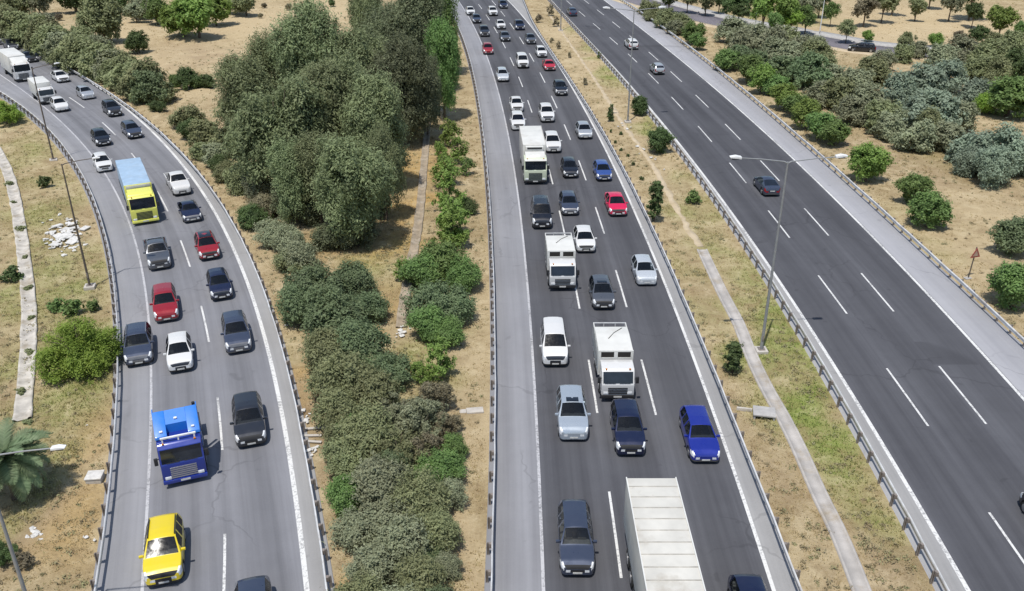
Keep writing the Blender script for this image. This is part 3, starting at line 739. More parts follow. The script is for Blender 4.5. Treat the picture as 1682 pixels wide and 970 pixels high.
def tinted(name, tint, through):
    m, nt, bs = new_mat(name)
    bs.inputs['Base Color'].default_value = (0.010, 0.013, 0.018, 1); bs.inputs['Roughness'].default_value = .05; bs.inputs['Specular IOR Level'].default_value = .65
    n_ = noise(nt, coords(nt), 5.0, 4); nt.links.new(ramp(nt, n_, .3, .8, .07, .20), bs.inputs['Roughness'])
    tr = N(nt, 'ShaderNodeBsdfTransparent'); tr.inputs['Color'].default_value = (*tint, 1)
    ms = N(nt, 'ShaderNodeMixShader'); ms.inputs[0].default_value = through
    nt.links.new(bs.outputs[0], ms.inputs[1]); nt.links.new(tr.outputs[0], ms.inputs[2]); nt.links.new(ms.outputs[0], nt.nodes['Material Output'].inputs['Surface'])
    return m
MAT['glass'] = tinted('tinted_glass', (.72, .78, .82), .55); MAT['glass_blue'] = tinted('tinted_glass_blue', (.35, .48, .85), .5)
MAT['cabin'] = simple('cabin_fabric', (0.085, 0.082, 0.080), .8, 0, .3, 4); MAT['cabin_light'] = simple('cabin_fabric_light', (0.26, 0.24, 0.21), .8, 0, .2, 4)
CARRND = random.Random(21)
def build_car(name, kind, loc, rz, col, label, cat='car', opts=(), detail=True, group=None):
    P = car_parts(kind); L, W, H, wr, xf, xr = P['dims']; pm = PAINTS[col]
    r = empty(name, (loc[0], loc[1], .012), rz); tag(r, label, cat, group)
    gl = MAT['glass_blue'] if 'blueglass' in opts else MAT['glass']
    body = mesh_obj('body', P['body'], pm, r)
    r.scale = (CARRND.uniform(.95, 1.03), CARRND.uniform(.97, 1.03), CARRND.uniform(.96, 1.05))
    if 'short' in opts: r.scale = (.90, 1, 1)
    gm_ = CARRND.choice([MAT['trim'], MAT['trim'], MAT['grille_grey'], PAINTS['dark'], pm]); bm_ = CARRND.choice([MAT['trim'], pm, MAT['bumper_grey']])
    mesh_obj('windshield', P['windshield'], gl, r); mesh_obj('rear_window', P['rear_window'], MAT['lorry_glass'], r)
    for m in P['side']: mesh_obj('side_window', m, gl, r)
    mesh_obj('interior', P['interior'], CARRND.choice([MAT['cabin'], MAT['cabin'], MAT['cabin_light']]), r)
    for m in P['head']: mesh_obj('headlight', m, MAT['lamp'], r)
    for m in P['tail']: mesh_obj('taillight', m, MAT['tail'], r)
    for k, m_ in (('grille', gm_), ('bumper', bm_)): mesh_obj(k, P[k], m_, r)
    for x in (xf, xr):
        for s in (1, -1):
            w = mesh_obj('wheel', P['tyre'], MAT['tyre'], r, (x, s*(W/2-.125), wr))
            if detail: mesh_obj('rim', P['rim'], MAT['rim'], w)
    if detail:
        zb = CAR[kind]['belt']
        for s in (1, -1): mesh_obj('mirror', P['mirror'], pm, r, (CAR[kind]['ws'][1]*L-.24, s*(W/2+.06), zb+.06))
        mesh_obj('number_plate', P['plate'], MAT['plate'], r, (L/2+.012, 0, .38)); mesh_obj('number_plate', P['plate'], MAT['plate'], r, (-L/2-.012, 0, .62))
    if 'sunroof' in opts: mesh_obj('sunroof', P['sunroof'], MAT['lorry_glass'], r)
    if 'rack' in opts: mesh_obj('roof_rail', P['rack'], MAT['rim'] if col not in ('yellow',) else MAT['trim'], r)
    if kind == 'pickup':
        mesh_obj('bed', P['bed'], pm, r); mesh_obj('bed_floor', P['liner'], MAT['trim'], r)
        if 'rollbar' in opts: mesh_obj('roll_bar', P['roll_bar'], MAT['rim'], r)
    if 'darkroof' in opts:
        bm = bmesh.new(); add_box(bm, -L*.30, L*.055, -CAR[kind]['roofw']*.84, CAR[kind]['roofw']*.84, H-.02, H+.045, .02); mesh_obj('glass_roof', bm_mesh('glass_roof', bm, True), MAT['lorry_glass'], r)
    if 'sign' in opts:
        bm = bmesh.new(); add_box(bm, .12, .38, -.42, .42, H+.0, H+.20, .05); mesh_obj('taxi_sign', bm_mesh('taxi_sign', bm, True), PAINTS['yellow'], r)
    return r
MID = {'L': lerpf(L_LL, L_LR, .5), 'M': lerpf(M_LL, M_LR, .5), 'R': lerpf(R_LL, R_LR, .5)}
def place(road, px, py, kind, L, away=False, turn=0.0):
    """front (or rear, when driving away) bottom edge seen at that pixel -> centre and heading"""
    x, y = at(px, py, .20)
    t = tangent(MID[road], y); d = t if away else -t
    d = Vector((d.x*math.cos(turn)-d.y*math.sin(turn), d.x*math.sin(turn)+d.y*math.cos(turn)))
    c = Vector((x, y))-d*(L/2) if not away else Vector((x, y))+d*(L/2)
    return (c.x, c.y), math.atan2(d.y, d.x)
def car(road, px, py, kind, col, label, opts=(), away=False, turn=0.0, cat='car'):
    loc, rz = place(road, px, py, kind, CAR[kind]['L'], away, turn)
    grp = {'L': 'vehicles on the left road', 'M': 'vehicles in the middle road traffic jam', 'R': 'vehicles on the right road'}[road]
    name = 'hatchback' if kind == 'hatchback' else kind
    return build_car(name, kind, loc, rz, PAINTS and col, label, cat, opts, detail=py > 118, group=grp)
CARS = [
 # middle road, far to near
 ('M',774,24,'sedan','white','white car at the top left of the middle road, dark grey car at its nose'),
 ('M',784,37,'sedan','bluegrey','dark grey car close in front of the white car at the top left lane'),
 ('M',811,25,'suv','white','white car at the top of the middle lane beside a blue black car'),
 ('M',828,13,'hatchback','navy','blue black car at the very top of the right lane by the white edge line'),
 ('M',824,47,'sedan','white','small white car in the middle lane, tailed by a grey sedan with a wide bonnet'),
 ('M',855,48.5,'suv','navy','navy car in the far right lane, first one behind a dark grey saloon'),
 ('M',797,59,'suv','dark','black car in the left lane directly behind the small far red hatchback'),
 ('M',831,67,'sedan','grey','grey sedan in the middle lane in front of a small white car'),
 ('M',802.5,88,'hatchback','darkred','small far red hatchback in the left lane beside the pale shoulder'),
 ('M',873.5,71.5,'sedan','grey','dark grey saloon in the right lane just behind a white car and red car'),
 ('M',891,93,'hatchback','white','white car in the right lane tucked behind a far red car'),
 ('M',860,111,'minivan','white','white van in the far middle lane beside the red car', (), 'van'),
 ('M',904,115,'coupe','red','far red car in the right lane in front of a white car'),
 ('M',827,133,'estate','ice','pale silver estate in the left lane beside the wide shoulder, beyond the white box truck'),
 ('M',923,156,'suv','black','black suv alone in the right lane beside the white edge line, far up the jam'),
 ('M',850,182,'sedan','white','white car in the left lane with a blue windscreened white car ahead'),
 ('M',852,213,'suv','white','white car with blue windscreen just behind the white box truck', ('blueglass',)),
 ('M',900,199.5,'suv','white','white car in the middle lane with wide windscreen, ahead of the black suv'),
 ('M',962,227,'hatchback','silver','silver hatchback in the right lane close to the white edge line behind a blue car'),
 ('M',909.5,249.5,'suv','white','white tall car right beside the white box truck'),
 ('M',938,291,'hatchback','black','black blue hatchback in the middle lane beside the green nosed box truck cab'),
 ('M',993,296,'hatchback','midblue','mid blue hatchback in the right lane behind the bright red car'),
 ('M',891,375,'minivan','black','black people carrier with glossy bonnet in front of the box truck', ('rack',), 'van'),
 ('M',937,352,'hatchback','bluegrey','slate blue hatchback in the middle lane beside the black people carrier'),
 ('M',1016,354,'sedan','crimson','bright red car in the right lane beside a conical median bush'),
 ('M',963,414,'hatchback','white','white rounded car in the middle lane beside the far white tipper truck'),
 ('M',1063,468,'hatchback','ice','pale silver blue hatchback alone in the right lane beside a grey sunroofed car'),
 ('M',992,507,'hatchback','grey','grey car with dark sunroof between the two white tipper trucks', ('sunroof',)),
 ('M',912.5,602,'minivan','white','plain white van in the left lane between a tipper truck and an ice blue car', (), 'van'),
 ('M',942.5,722,'suv','iceblue','ice blue car with open dark sunroof and silvery bonnet', ('sunroof',)),
 ('M',1036.5,748,'suv','navy','dark navy car in front of the near white tipper truck', ()),
 ('M',1159,759,'estate','blue','vivid blue car in the right lane beside the guardrail'),
 ('M',948.5,945,'estate','bluegrey','slate grey car nearest the camera in the left lane beside the long trailer', ()),
 ('M',1252,1072,'hatchback','navy','dark navy car cut off by the lower edge beside the long white trailer'),
 # left road
 ('L',24,81,'suv','dark','dark car just behind the white lorry at the far end of the left road'),
 ('L',54,101,'sedan','dark','dark car with pale bonnet beside the nose of the white lorry'),
 ('L',2,103,'sedan','dark','dark car at the left frame edge beside the white lorry'),
 ('L',0,72,'sedan','silver','pale car at the top left frame edge behind the dark car'),
 ('L',106,134,'sedan','white','white saloon on the slip road alone beside the guardrail, above the silver hatchback'),
 ('L',104,182,'hatchback','white','white car with dark windscreen in front of the small white van'),
 ('L',147,161.5,'hatchback','silver','silver hatchback on the slip road between a white saloon and a dark suv'),
 ('L',192,190,'suv','dark','charcoal suv on the slip road behind the blue grey car'),
 ('L',172,238,'hatchback','black','black rounded car on the slip road above the white car and tarp lorry'),
 ('L',224.5,226,'estate','bluegrey','blue grey car in the right lane of the slip road ahead of the charcoal suv'),
 ('L',174,281,'hatchback','white','white car half hidden behind the blue tarp of the yellow lorry'),
 ('L',301,319,'pickup','white','white pickup truck beside the yellow lorry on the slip road', (), 'pickup'),
 ('L',318,363.5,'coupe','navy','dark navy car just in front of the white pickup', ()),
 ('L',346,425,'hatchback','darkred','red car with a long dark glass roof on the slip road right lane', ('darkroof',)),
 ('L',264,442,'pickup','grey','grey pickup with a chrome roll bar in front of the yellow lorry', ('rollbar',), 'pickup'),
 ('L',366,492,'hatchback','navy','navy car with bright headlights ahead of the dark roofed red car'),
 ('L',275,527,'suv','darkred','dark red suv with black windscreen beside the navy car'),
 ('L',229,600,'suv','bluegrey','slate blue car driving on the left shoulder beside the yellow green tree', ('rack',)),
 ('L',298,610,'hatchback','white','white car next to the slate blue car on the shoulder'),
 ('L',394,579,'suv','bluegrey','slate grey car in the right lane beside the white car'),
 ('L',414,732,'suv','dark','black car with sun glint on its windscreen beside the blue tipper truck', ()),
 ('L',270,966,'suv','yellow','yellow taxi wagon with black roof rails in the left lane', ('rack', 'short'), 'taxi'),
 ('L',424,1076,'hatchback','bluegrey','blue grey car cut off by the lower frame edge in the slip road'),
]
for c in CARS:
    road, px, py, kind, col, label = c[:6]
    car(road, px, py, kind, col, label, c[6] if len(c) > 6 else (), cat=c[7] if len(c) > 7 else 'car')
for px, py, kind, col, label in [
 (942,25.5,'sedan','bluegrey','dark grey car driving away at the far end of the right road'),
 (1041,80,'suv','white','white suv driving away in the middle of the right road'),
 (1084,121.5,'hatchback','silver','silver hatchback driving away ahead of the median lamp post'),
 (1268,320.5,'coupe','bluegrey','dark blue coupe driving away behind the tall double lamp post'),
 (1758,905,'hatchback','black','black car just entering at the right frame edge of the right road')]:
    car('R', px, py, kind, col, label, away=True)
x, y = at(1415, 82, .2); x2, y2 = at(1450, 84, .2)
build_car('sedan', 'estate', (x, y), math.atan2(y-y2, x-x2), 'black', 'black car on the side road among the bushes beside the dry field', detail=True)

# ---------------------------------------------------------------- lorries
MAT['amber'] = simple('amber_lens', (0.55, 0.20, 0.02), .3)
def wheelset(r, xs_, W, wr=.50, tw=.30):
    bm = bmesh.new(); add_cyl_y(bm, 0, 0, wr, -tw/2, tw/2, 24, .04); ty = bm_mesh('lorry_tyre', bm, True)
    bm = bmesh.new(); add_cyl_y(bm, 0, 0, wr*.58, -tw/2-.012, tw/2+.012, 18, .015); rm = bm_mesh('lorry_rim', bm, True)
    for x in xs_:
        for s in (1, -1):
            w = mesh_obj('wheel', ty, MAT['tyre'], r, (x, s*(W/2-tw/2-.02), wr)); mesh_obj('rim', rm, MAT['rim'], w)
def part(r, name, mat, fn, smooth=True):
    bm = bmesh.new(); fn(bm); return mesh_obj(name, bm_mesh(name, bm, smooth), mat, r)
def build_cab(r, xf, W, H, paint_, low=.45, depth=1.75, slope=.16, grille='trim', roofvisor=None, bumpercol=None):
    """flat-fronted lorry cab, nose at x=xf facing +x"""
    zs = low+(H-low)*.50; zt = H-.14
    xb = xf-depth
    part(r, 'cab', paint_, lambda b: add_prism(b, [(xb, low), (xf, low), (xf+.02, zs-.08), (xf-.02, zs), (xf-slope, zt), (xf-slope-.16, H-.01), (xb+.4, H+.02), (xb, H-.03)], -W/2, W/2, .06))
    nx, nz = (zt-zs), slope-.02; l = math.hypot(nx, nz); nx, nz = nx/l*.012, nz/l*.012
    part(r, 'windshield', MAT['lorry_glass'], lambda b: add_prism(b, [(xf-.02+nx-.03, zs+.03+nz), (xf-.02+nx, zs+.03+nz), (xf-slope+nx, zt-.02+nz), (xf-slope+nx-.03, zt-.02+nz)], -W/2+.10, W/2-.10))
    for s in (1, -1):
        part(r, 'side_window', MAT['lorry_glass'], lambda b: add_prism(b, [(xf-.95, zs+.06), (xf-.14, zs+.0), (xf-slope-.14, zt-.08), (xf-.95, zt-.08)], s*(W/2+.003)-.008, s*(W/2+.003)+.008), False)
        part(r, 'headlight', MAT['lamp'], lambda b: add_box(b, xf-.05, xf+.035, s*(W/2-.30)-.17, s*(W/2-.30)+.17, low+.10, low+.30, .03))
        part(r, 'mirror', MAT['trim'], lambda b: (add_box(b, xf-.10, xf+.04, s*(W/2+.17)-.10, s*(W/2+.17)+.10, zs+.05, zs+.50, .03), add_box(b, xf-.06, xf-.02, min(s*W/2, s*(W/2+.1)), max(s*W/2, s*(W/2+.1)), zs+.40, zs+.44)))
    part(r, 'bumper', bumpercol or MAT['trim'], lambda b: add_box(b, xf-.10, xf+.09, -W/2-.01, W/2+.01, low-.16, low+.07, .04))
    part(r, 'grille', MAT[grille], lambda b: [add_box(b, xf-.03, xf+.035, -W*.30, W*.30, low+.14+k*.13, low+.22+k*.13, .01) for k in range(max(2, int((zs-low-.35)/.13)))])
    part(r, 'number_plate', MAT['plate'], lambda b: add_box(b, xf+.085, xf+.10, -.26, .26, low-.09, low+.03))
    part(r, 'wiper', MAT['trim'], lambda b: [add_box(b, xf-.01, xf+.02, y0, y0+.7, zs+.035, zs+.06) for y0 in (-.85, .1)], False)
    part(r, 'door_seam', MAT['seam'], lambda b: [add_box(b, x_, x_+.025, s*(W/2+.0015)-.004, s*(W/2+.0015)+.004, low+.12, H-.35) for s in (1, -1) for x_ in (xf-1.02,)], False)
    part(r, 'step', MAT['trim'], lambda b: [add_box(b, xf-1.0, xf-.45, s*(W/2-.04)-.08, s*(W/2-.04)+.08, low-.14, low-.02, .02) for s in (1, -1)])
    part(r, 'marker_lamp', MAT['amber'], lambda b: [add_box(b, xf-slope-.12, xf-slope-.02, y_-.06, y_+.06, H-.03, H+.045, .02) for y_ in (-W*.36, W*.36)])
    if roofvisor: part(r, 'sun_visor', roofvisor, lambda b: add_prism(b, [(xf-slope+.02, zt+.02), (xf-slope+.22, zt-.06), (xf-slope+.20, zt-.02), (xf-slope-.02, zt+.08)], -W/2+.04, W/2-.04))
def lorry(name, label, cat, road, px, py, L, h=.30, turn=0.0):
    x, y = at(px, py, h); t = -tangent(MID[road], y)
    t = Vector((t.x*math.cos(turn)-t.y*math.sin(turn), t.x*math.sin(turn)+t.y*math.cos(turn)))
    r = empty(name, (x-t.x*L, y-t.y*L, .012), math.atan2(t.y, t.x)); tag(r, label, cat, 'vehicles on the left road' if road == 'L' else 'vehicles in the middle road traffic jam')
    return r     # local x runs 0 (tail) .. L (nose)
def chassis(r, x0, x1): part(r, 'chassis', MAT['chassis'], lambda b: (add_box(b, x0, x1, -.45, .45, .55, .85), add_box(b, x0+1.2, x0+2.2, -1.05, 1.05, .5, .9, .04)))
MAT['box_white'] = simple('box_white', (0.61, 0.61, 0.585), .5, 0, .08, .8, dirt=((0.40, 0.37, 0.32), .6))
MAT['box_top'] = simple('trailer_top', (0.56, 0.545, 0.50), .5, 0, .12, .7, dirt=((0.33, 0.29, 0.23), .9))
MAT['rib'] = simple('trailer_rib', (0.40, 0.38, 0.34), .6, 0, .3, 1.5)
MAT['tarp'] = simple('tarp_blue_grey', (0.30, 0.42, 0.56), .6, 0, .12, 1.2, dirt=((0.40, 0.45, 0.5), .4))

# white box lorry with pale green nose
r = lorry('box_truck', 'white box truck with pale green cab front in the left lane of the jam', 'truck', 'M', 879.5, 299, 9.6)
chassis(r, .3, 9.0); wheelset(r, (1.9, 7.9), 2.45)
build_cab(r, 9.6, 2.40, 2.85, PAINTS['palegreen'], roofvisor=MAT['box_white'])
def wbox(b):
    add_box(b, 0, 7.35, -1.24, 1.24, .95, 3.75, .05)
part(r, 'cargo_box', MAT['box_white'], wbox)
part(r, 'roof_edge', MAT['concrete_grey'], lambda b: (add_box(b, -.02, 7.37, -1.27, -1.22, 3.70, 3.79), add_box(b, -.02, 7.37, 1.22, 1.27, 3.70, 3.79)), False)
part(r, 'cooling_unit', MAT['box_white'], lambda b: add_box(b, 7.36, 7.80, -.95, .95, 2.95, 3.65, .08))
part(r, 'vent', MAT['trim'], lambda b: add_box(b, 7.78, 7.83, -.8, .8, 3.40, 3.58, .01))
part(r, 'roof_deflector', MAT['box_white'], lambda b: add_prism(b, [(7.95, 2.84), (9.05, 2.84), (8.9, 3.0), (7.95, 3.2)], -1.05, 1.05, .04))
# two white tippers
def tipper(px, py, label, L=6.1):
    r = lorry('tipper_truck', label, 'truck', 'M', px, py, L)
    chassis(r, .3, L-.6); wheelset(r, (1.5, L-1.35), 2.30, .46)
    build_cab(r, L, 2.12, 2.28, PAINTS['white'], low=.50, depth=1.65, slope=.30)
    W = 2.30; x1 = L-1.85
    part(r, 'bed', MAT['box_white'], lambda b: (add_box(b, 0, x1, -W/2, W/2, .95, 1.06, .01), add_box(b, .06, x1-.09, -W/2, -W/2+.07, 1.062, 2.62, .015), add_box(b, .06, x1-.09, W/2-.07, W/2, 1.062, 2.62, .015)))
    part(r, 'tarp', MAT['box_white'], lambda b: add_prism(b, [(.75, 2.63), (x1-.10, 2.63), (x1-.10, 2.74), (1.9, 2.79), (.75, 2.70)], -W/2+.01, W/2-.01, .03))
    part(r, 'side_rib', MAT['bumper_grey'], lambda b: [add_box(b, x_, x_+.05, s*(W/2+.012)-.014, s*(W/2+.012)+.014, 1.1, 2.58) for s in (1, -1) for x_ in (.6, 1.5, 2.4, 3.3)], False)
    part(r, 'strap', MAT['trim'], lambda b: add_tube(b, [(1.0, .75, 2.745), (1.8, .1, 2.80), (2.6, -.35, 2.80)], [.022]*3, 6))
    part(r, 'tailgate', MAT['steel'], lambda b: (add_box(b, 0, .05, -W/2, W/2, 1.07, 2.2, .01), add_box(b, 0, .06, -W/2, W/2, 2.56, 2.64, .01), *[add_box(b, 0, .06, y-.03, y+.03, 2.2, 2.56) for y in (-1.1, -.4, .4, 1.1)]))
    def head(b):
        xh = x1-.08
        for y0, y1 in ((-W/2, -.98), (-.12, .12), (.98, W/2)): add_box(b, xh, xh+.08, y0, y1, 1.07, 2.80, .0)
        for y0, y1 in ((-.979, -.121), (.121, .979)): add_box(b, xh, xh+.08, y0, y1, 1.07, 2.28); add_box(b, xh, xh+.08, y0, y1, 2.70, 2.80)
    part(r, 'headboard', MAT['box_white'], head, False)
    part(r, 'vent', MAT['soil'], lambda b: [add_box(b, x1-.085, x1-.03, y0, y1, 2.281, 2.699) for y0, y1 in ((-.978, -.122), (.122, .978))], False)  # near-black plates standing in for the shade inside the headboard openings
    for k in range(2):
        part(r, 'toolbox', MAT['chassis'], lambda b: add_box(b, 2.2, 3.2, (1, -1)[k]*1.0-.18, (1, -1)[k]*1.0+.18, .45, .88, .03))
tipper(924, 473, 'white tipper truck in the left lane, the farther one, with two dark headboard openings')
tipper(1014, 654, 'white tipper truck in the middle lane, the nearer one, behind the navy car')
# long white trailer, cut by the lower frame edge
p0 = Vector(at(1069.5, 784, 4.0)); p1 = Vector(at(1111, 972, 4.0)); d = (p1-p0).normalized()
r = empty('trailer_truck', (p0.x, p0.y, .012), math.atan2(d.y, d.x)); tag(r, 'long white articulated truck whose ribbed trailer top is cut by the lower frame edge', 'truck', 'vehicles in the middle road traffic jam')
part(r, 'trailer_box', MAT['box_top'], lambda b: add_box(b, 0, 13.4, -1.25, 1.25, 1.15, 3.96, .04))
part(r, 'roof_rib', MAT['rib'], lambda b: [add_box(b, .65+k*.80, .71+k*.80, -1.21, 1.21, 3.95, 3.985, .012) for k in range(16)])
part(r, 'rear_door', MAT['box_white'], lambda b: (add_box(b, -.04, -.001, -1.22, -.01, 1.2, 3.9, .01), add_box(b, -.04, -.001, .01, 1.22, 1.2, 3.9, .01)))
part(r, 'roof_rail', MAT['box_white'], lambda b: (add_box(b, -.01, 13.41, -1.275, -1.215, 3.93, 4.015), add_box(b, -.01, 13.41, 1.215, 1.275, 3.93, 4.015)), False)
chassis(r, .3, 14.6); wheelset(r, (2.0, 3.3, 4.6, 12.4, 15.6), 2.5)
part(r, 'side_skirt', MAT['chassis'], lambda b: (add_box(b, 5.4, 10.8, -1.22, -1.18, .55, 1.1), add_box(b, 5.4, 10.8, 1.18, 1.22, .55, 1.1)))
build_cab(r, 16.6, 2.46, 3.4, PAINTS['white'], depth=2.3)
# yellow lorry with a blue grey tarp
r = lorry('tarp_truck', 'yellow lorry with a pale blue grey tarpaulin load on the slip road', 'truck', 'L', 240, 364, 11.4)
chassis(r, .3, 10.8); wheelset(r, (1.8, 3.1, 9.8), 2.45)
build_cab(r, 11.4, 2.40, 2.80, PAINTS['lemon'], depth=2.0, grille='trim', bumpercol=PAINTS['lemon'])
part(r, 'roof_deflector', PAINTS['lemon'], lambda b: add_prism(b, [(9.5, 2.79), (10.95, 2.79), (10.8, 2.95), (9.5, 3.10)], -1.1, 1.1, .05))
part(r, 'tarp', MAT['tarp'], lambda b: add_prism(b, [(0, 1.0), (9.0, 1.0), (9.0, 3.15), (7.6, 3.32), (6.0, 3.22), (4.2, 3.36), (2.0, 3.24), (0, 3.28)], -1.22, 1.22, .05))
part(r, 'load_frame', PAINTS['lemon'], lambda b: (add_box(b, 9.02, 9.12, -1.25, 1.25, 1.0, 3.36, .02)))
part(r, 'front_board', MAT['box_white'], lambda b: add_box(b, 9.121, 9.18, -1.1, 1.1, 3.0, 3.30, .02))
part(r, 'side_rail', MAT['chassis'], lambda b: (add_box(b, 0, 9.0, -1.26, -1.225, .9, 1.25), add_box(b, 0, 9.0, 1.225, 1.26, .9, 1.25)))
# blue tipper
r = lorry('tractor_unit', 'blue truck tractor with roof fairing coloured sunlit blue and silver grille on the slip road', 'truck', 'L', 306, 789, 6.0, turn=R(4))
chassis(r, 0, 5.4); wheelset(r, (1.0, 4.6), 2.5, .52, .46)
build_cab(r, 6.0, 2.36, 2.78, PAINTS['royal'], low=.50, depth=2.2, slope=.26, grille='rim', roofvisor=PAINTS['royal'], bumpercol=PAINTS['royal'])
part(r, 'roof_bar', MAT['lamp_head'], lambda b: (add_box(b, 5.44, 5.54, -.95, .95, 2.98, 3.09, .02), *[add_box(b, 5.46, 5.52, y-.04, y+.04, 2.72, 2.98) for y in (-.85, 0, .85)]), False)
def fairing(b):
    top = [(3.72, 2.76), (3.72, 3.74), (3.80, 3.80), (5.26, 3.02), (5.30, 2.86), (5.1, 2.76)]
    for y0, y1 in ((-1.20, -.56), (.56, 1.20)): add_prism(b, top, y0, y1, .03)
    add_prism(b, [(3.73, 2.77), (3.73, 3.73), (3.80, 3.785), (4.62, 3.35), (4.60, 2.77)], -.559, .559)
part(r, 'roof_fairing', PAINTS['sky'], fairing)  # lighter than the cab paint, so its sunlit slope is coloured in
part(r, 'side_fairing', PAINTS['sky'], lambda b: [add_box(b, 3.2, 3.74, s*1.19-.03, s*1.19+.03, .9, 3.66, .02) for s in (1, -1)])  # shares the sunlit blue of the roof fairing
part(r, 'marker_lamp', MAT['lamp_head'], lambda b: [add_box(b, x, x+.14, y-.09, y+.09, z, z+.07, .02) for x, y, z in ((4.95, -.85, 3.16), (4.3, .0, 3.50), (4.95, .85, 3.16))])
part(r, 'mudguard', MAT['chassis'], lambda b: [add_box(b, .35, 1.65, s*1.02-.22, s*1.02+.22, 1.07, 1.12, .02) for s in (1, -1)])
part(r, 'fifth_wheel', MAT['steel_dark'], lambda b: add_box(b, .7, 1.6, -.45, .45, .86, 1.0, .05))
part(r, 'exhaust', MAT['trim'], lambda b: add_tube(b, [(3.0, 1.05, .8), (3.0, 1.05, 3.5)], [.09, .09]))
part(r, 'fuel_tank', MAT['steel'], lambda b: [add_box(b, 2.0, 3.3, s*1.0-.22, s*1.0+.22, .45, .95, .12) for s in (1, -1)])
# far white lorry and white van on the slip road
r = lorry('box_truck', 'white lorry with a box body at the far end of the slip road', 'truck', 'L', 41, 131, 9.5)
chassis(r, .3, 8.8); wheelset(r, (1.8, 7.9), 2.4)
build_cab(r, 9.5, 2.40, 2.75, PAINTS['white'])
part(r, 'cargo_box', MAT['box_white'], lambda b: add_box(b, 0, 7.3, -1.24, 1.24, .95, 3.6, .05))
part(r, 'roof_deflector', MAT['box_white'], lambda b: add_prism(b, [(7.5, 2.74), (9.1, 2.74), (8.9, 2.92), (7.5, 3.5)], -1.1, 1.1, .05))
r = lorry('delivery_truck', 'small white box truck close behind a white car on the slip road', 'truck', 'L', 80, 168, 6.2)
chassis(r, .3, 5.6); wheelset(r, (1.3, 5.0), 2.1, .40)
build_cab(r, 6.2, 2.05, 2.2, PAINTS['white'], depth=1.6)
part(r, 'cargo_box', MAT['box_white'], lambda b: add_box(b, 0, 4.45, -1.05, 1.05, .85, 2.75, .04))
# ---------------------------------------------------------------- plants
def crown_mesh(name, seed, w, h, z0, nl, lr, nleaf, leaf, shape='dome', droop=0.0, up=.45, fill=.22, elong=1.0):
    """leaf-sized faces spread over many small overlapping clumps that together make an uneven crown"""
    r = np.random.default_rng(seed)
    # lobe centres
    c = r.normal(size=(nl, 3)); c /= np.linalg.norm(c, axis=1)[:, None]
    rad = r.uniform(.25, 1.0, nl)**.6
    c = c*rad[:, None]
    if shape == 'dome': c[:, 2] = np.abs(c[:, 2])*1.15-.12
    nw = 0 if shape == 'cone' else int(nl*.30)
    c[:nw] *= (r.uniform(.98, 1.16, nw)/np.maximum(np.linalg.norm(c[:nw], axis=1), .3))[:, None]
    if shape == 'cone': 
        zz = r.uniform(0, 1, nl); a = r.uniform(0, 2*np.pi, nl); q = (1-zz)**.8*r.uniform(.3, .8, nl)
        c = np.stack([q*np.cos(a), q*np.sin(a), zz*2-1], 1)
    LR = lr*r.uniform(.5, 1.45, nl)
    LR[:nw] *= .52
    hx = max(.05, w/2-lr*.8); hz = max(.05, (h-z0)/2-lr*.6*elong)
    C = c*np.array([hx, hx*r.uniform(.85, 1.1), hz]); 
    if shape == 'dome': C[:, 2] = z0+lr*.5+(c[:, 2]+.12)/1.27*(h-z0-lr*1.1)
    else: C[:, 2] += (h+z0)/2
    wgt = LR**2; wgt /= wgt.sum()
    # twig clumps hang on each lobe, leaves scatter softly round each clump
    ncl = max(nl*8, int(nleaf/26)); cl = r.choice(nl, ncl, p=wgt)
    cd = r.normal(size=(ncl, 3)); cd[:, 2] += .75; cd /= np.linalg.norm(cd, axis=1)[:, None]
    cr = np.where(r.random(ncl) < fill, r.uniform(.2, .75, ncl), r.uniform(.72, 1.15, ncl))
    CC = C[cl]+cd*(LR[cl]*cr)[:, None]*np.array([1, 1, elong])
    keep = np.ones(ncl, bool)
    for k in range(nl):
        q = (CC-C[k])/np.array([1, 1, elong]); keep &= ~((np.einsum('ij,ij->i', q, q) < (LR[k]*.5)**2) & (cl != k))
    CC, cd, cl = CC[keep], cd[keep], cl[keep]; ncl = len(CC); cshade = r.random(ncl)
    n = nleaf; ci = r.integers(0, ncl, n); sub = lr*.24
    P = CC[ci]+r.normal(size=(n, 3))*np.array([1, 1, 1+droop*.8])*sub*r.uniform(.5, 1.2, ncl)[ci][:, None]
    ok_ = P[:, 2] > max(.04, z0-.2); P, ci = P[ok_], ci[ok_]; n = len(P); lj = cl[ci]; d = cd[ci]+(P-CC[ci])/sub*.25
    d /= np.linalg.norm(d, axis=1)[:, None]
    nrm = d*.7+r.normal(size=(n, 3))*.42; nrm[:, 2] += up; nrm /= np.linalg.norm(nrm, axis=1)[:, None]
    ax = r.normal(size=(n, 3)); ax[:, 2] -= droop*2
    ax -= nrm*np.einsum('ij,ij->i', ax, nrm)[:, None]; ax /= np.linalg.norm(ax, axis=1)[:, None]
    b = np.cross(nrm, ax)
    s = leaf*r.uniform(.6, 1.5, n)
    a1 = ax*(s*(1+droop*.8))[:, None]; b1 = b*(s*.55)[:, None]
    V = np.stack([P-a1, P+b1*.9-a1*.15, P+a1, P-b1*.9+a1*.1], 1).reshape(-1, 3)
    F = np.arange(n*4).reshape(n, 4)
    me = np_mesh(name, V, F)
    lv = np.clip(r.uniform(0, 1, nl)[lj]*.35+cshade[ci]*.35+r.uniform(0, 1, n)*.3, 0, 1)
    at_ = me.attributes.new('leaf', 'FLOAT', 'FACE')
    at_.data.foreach_set('value', lv.astype(np.float32))
    return me
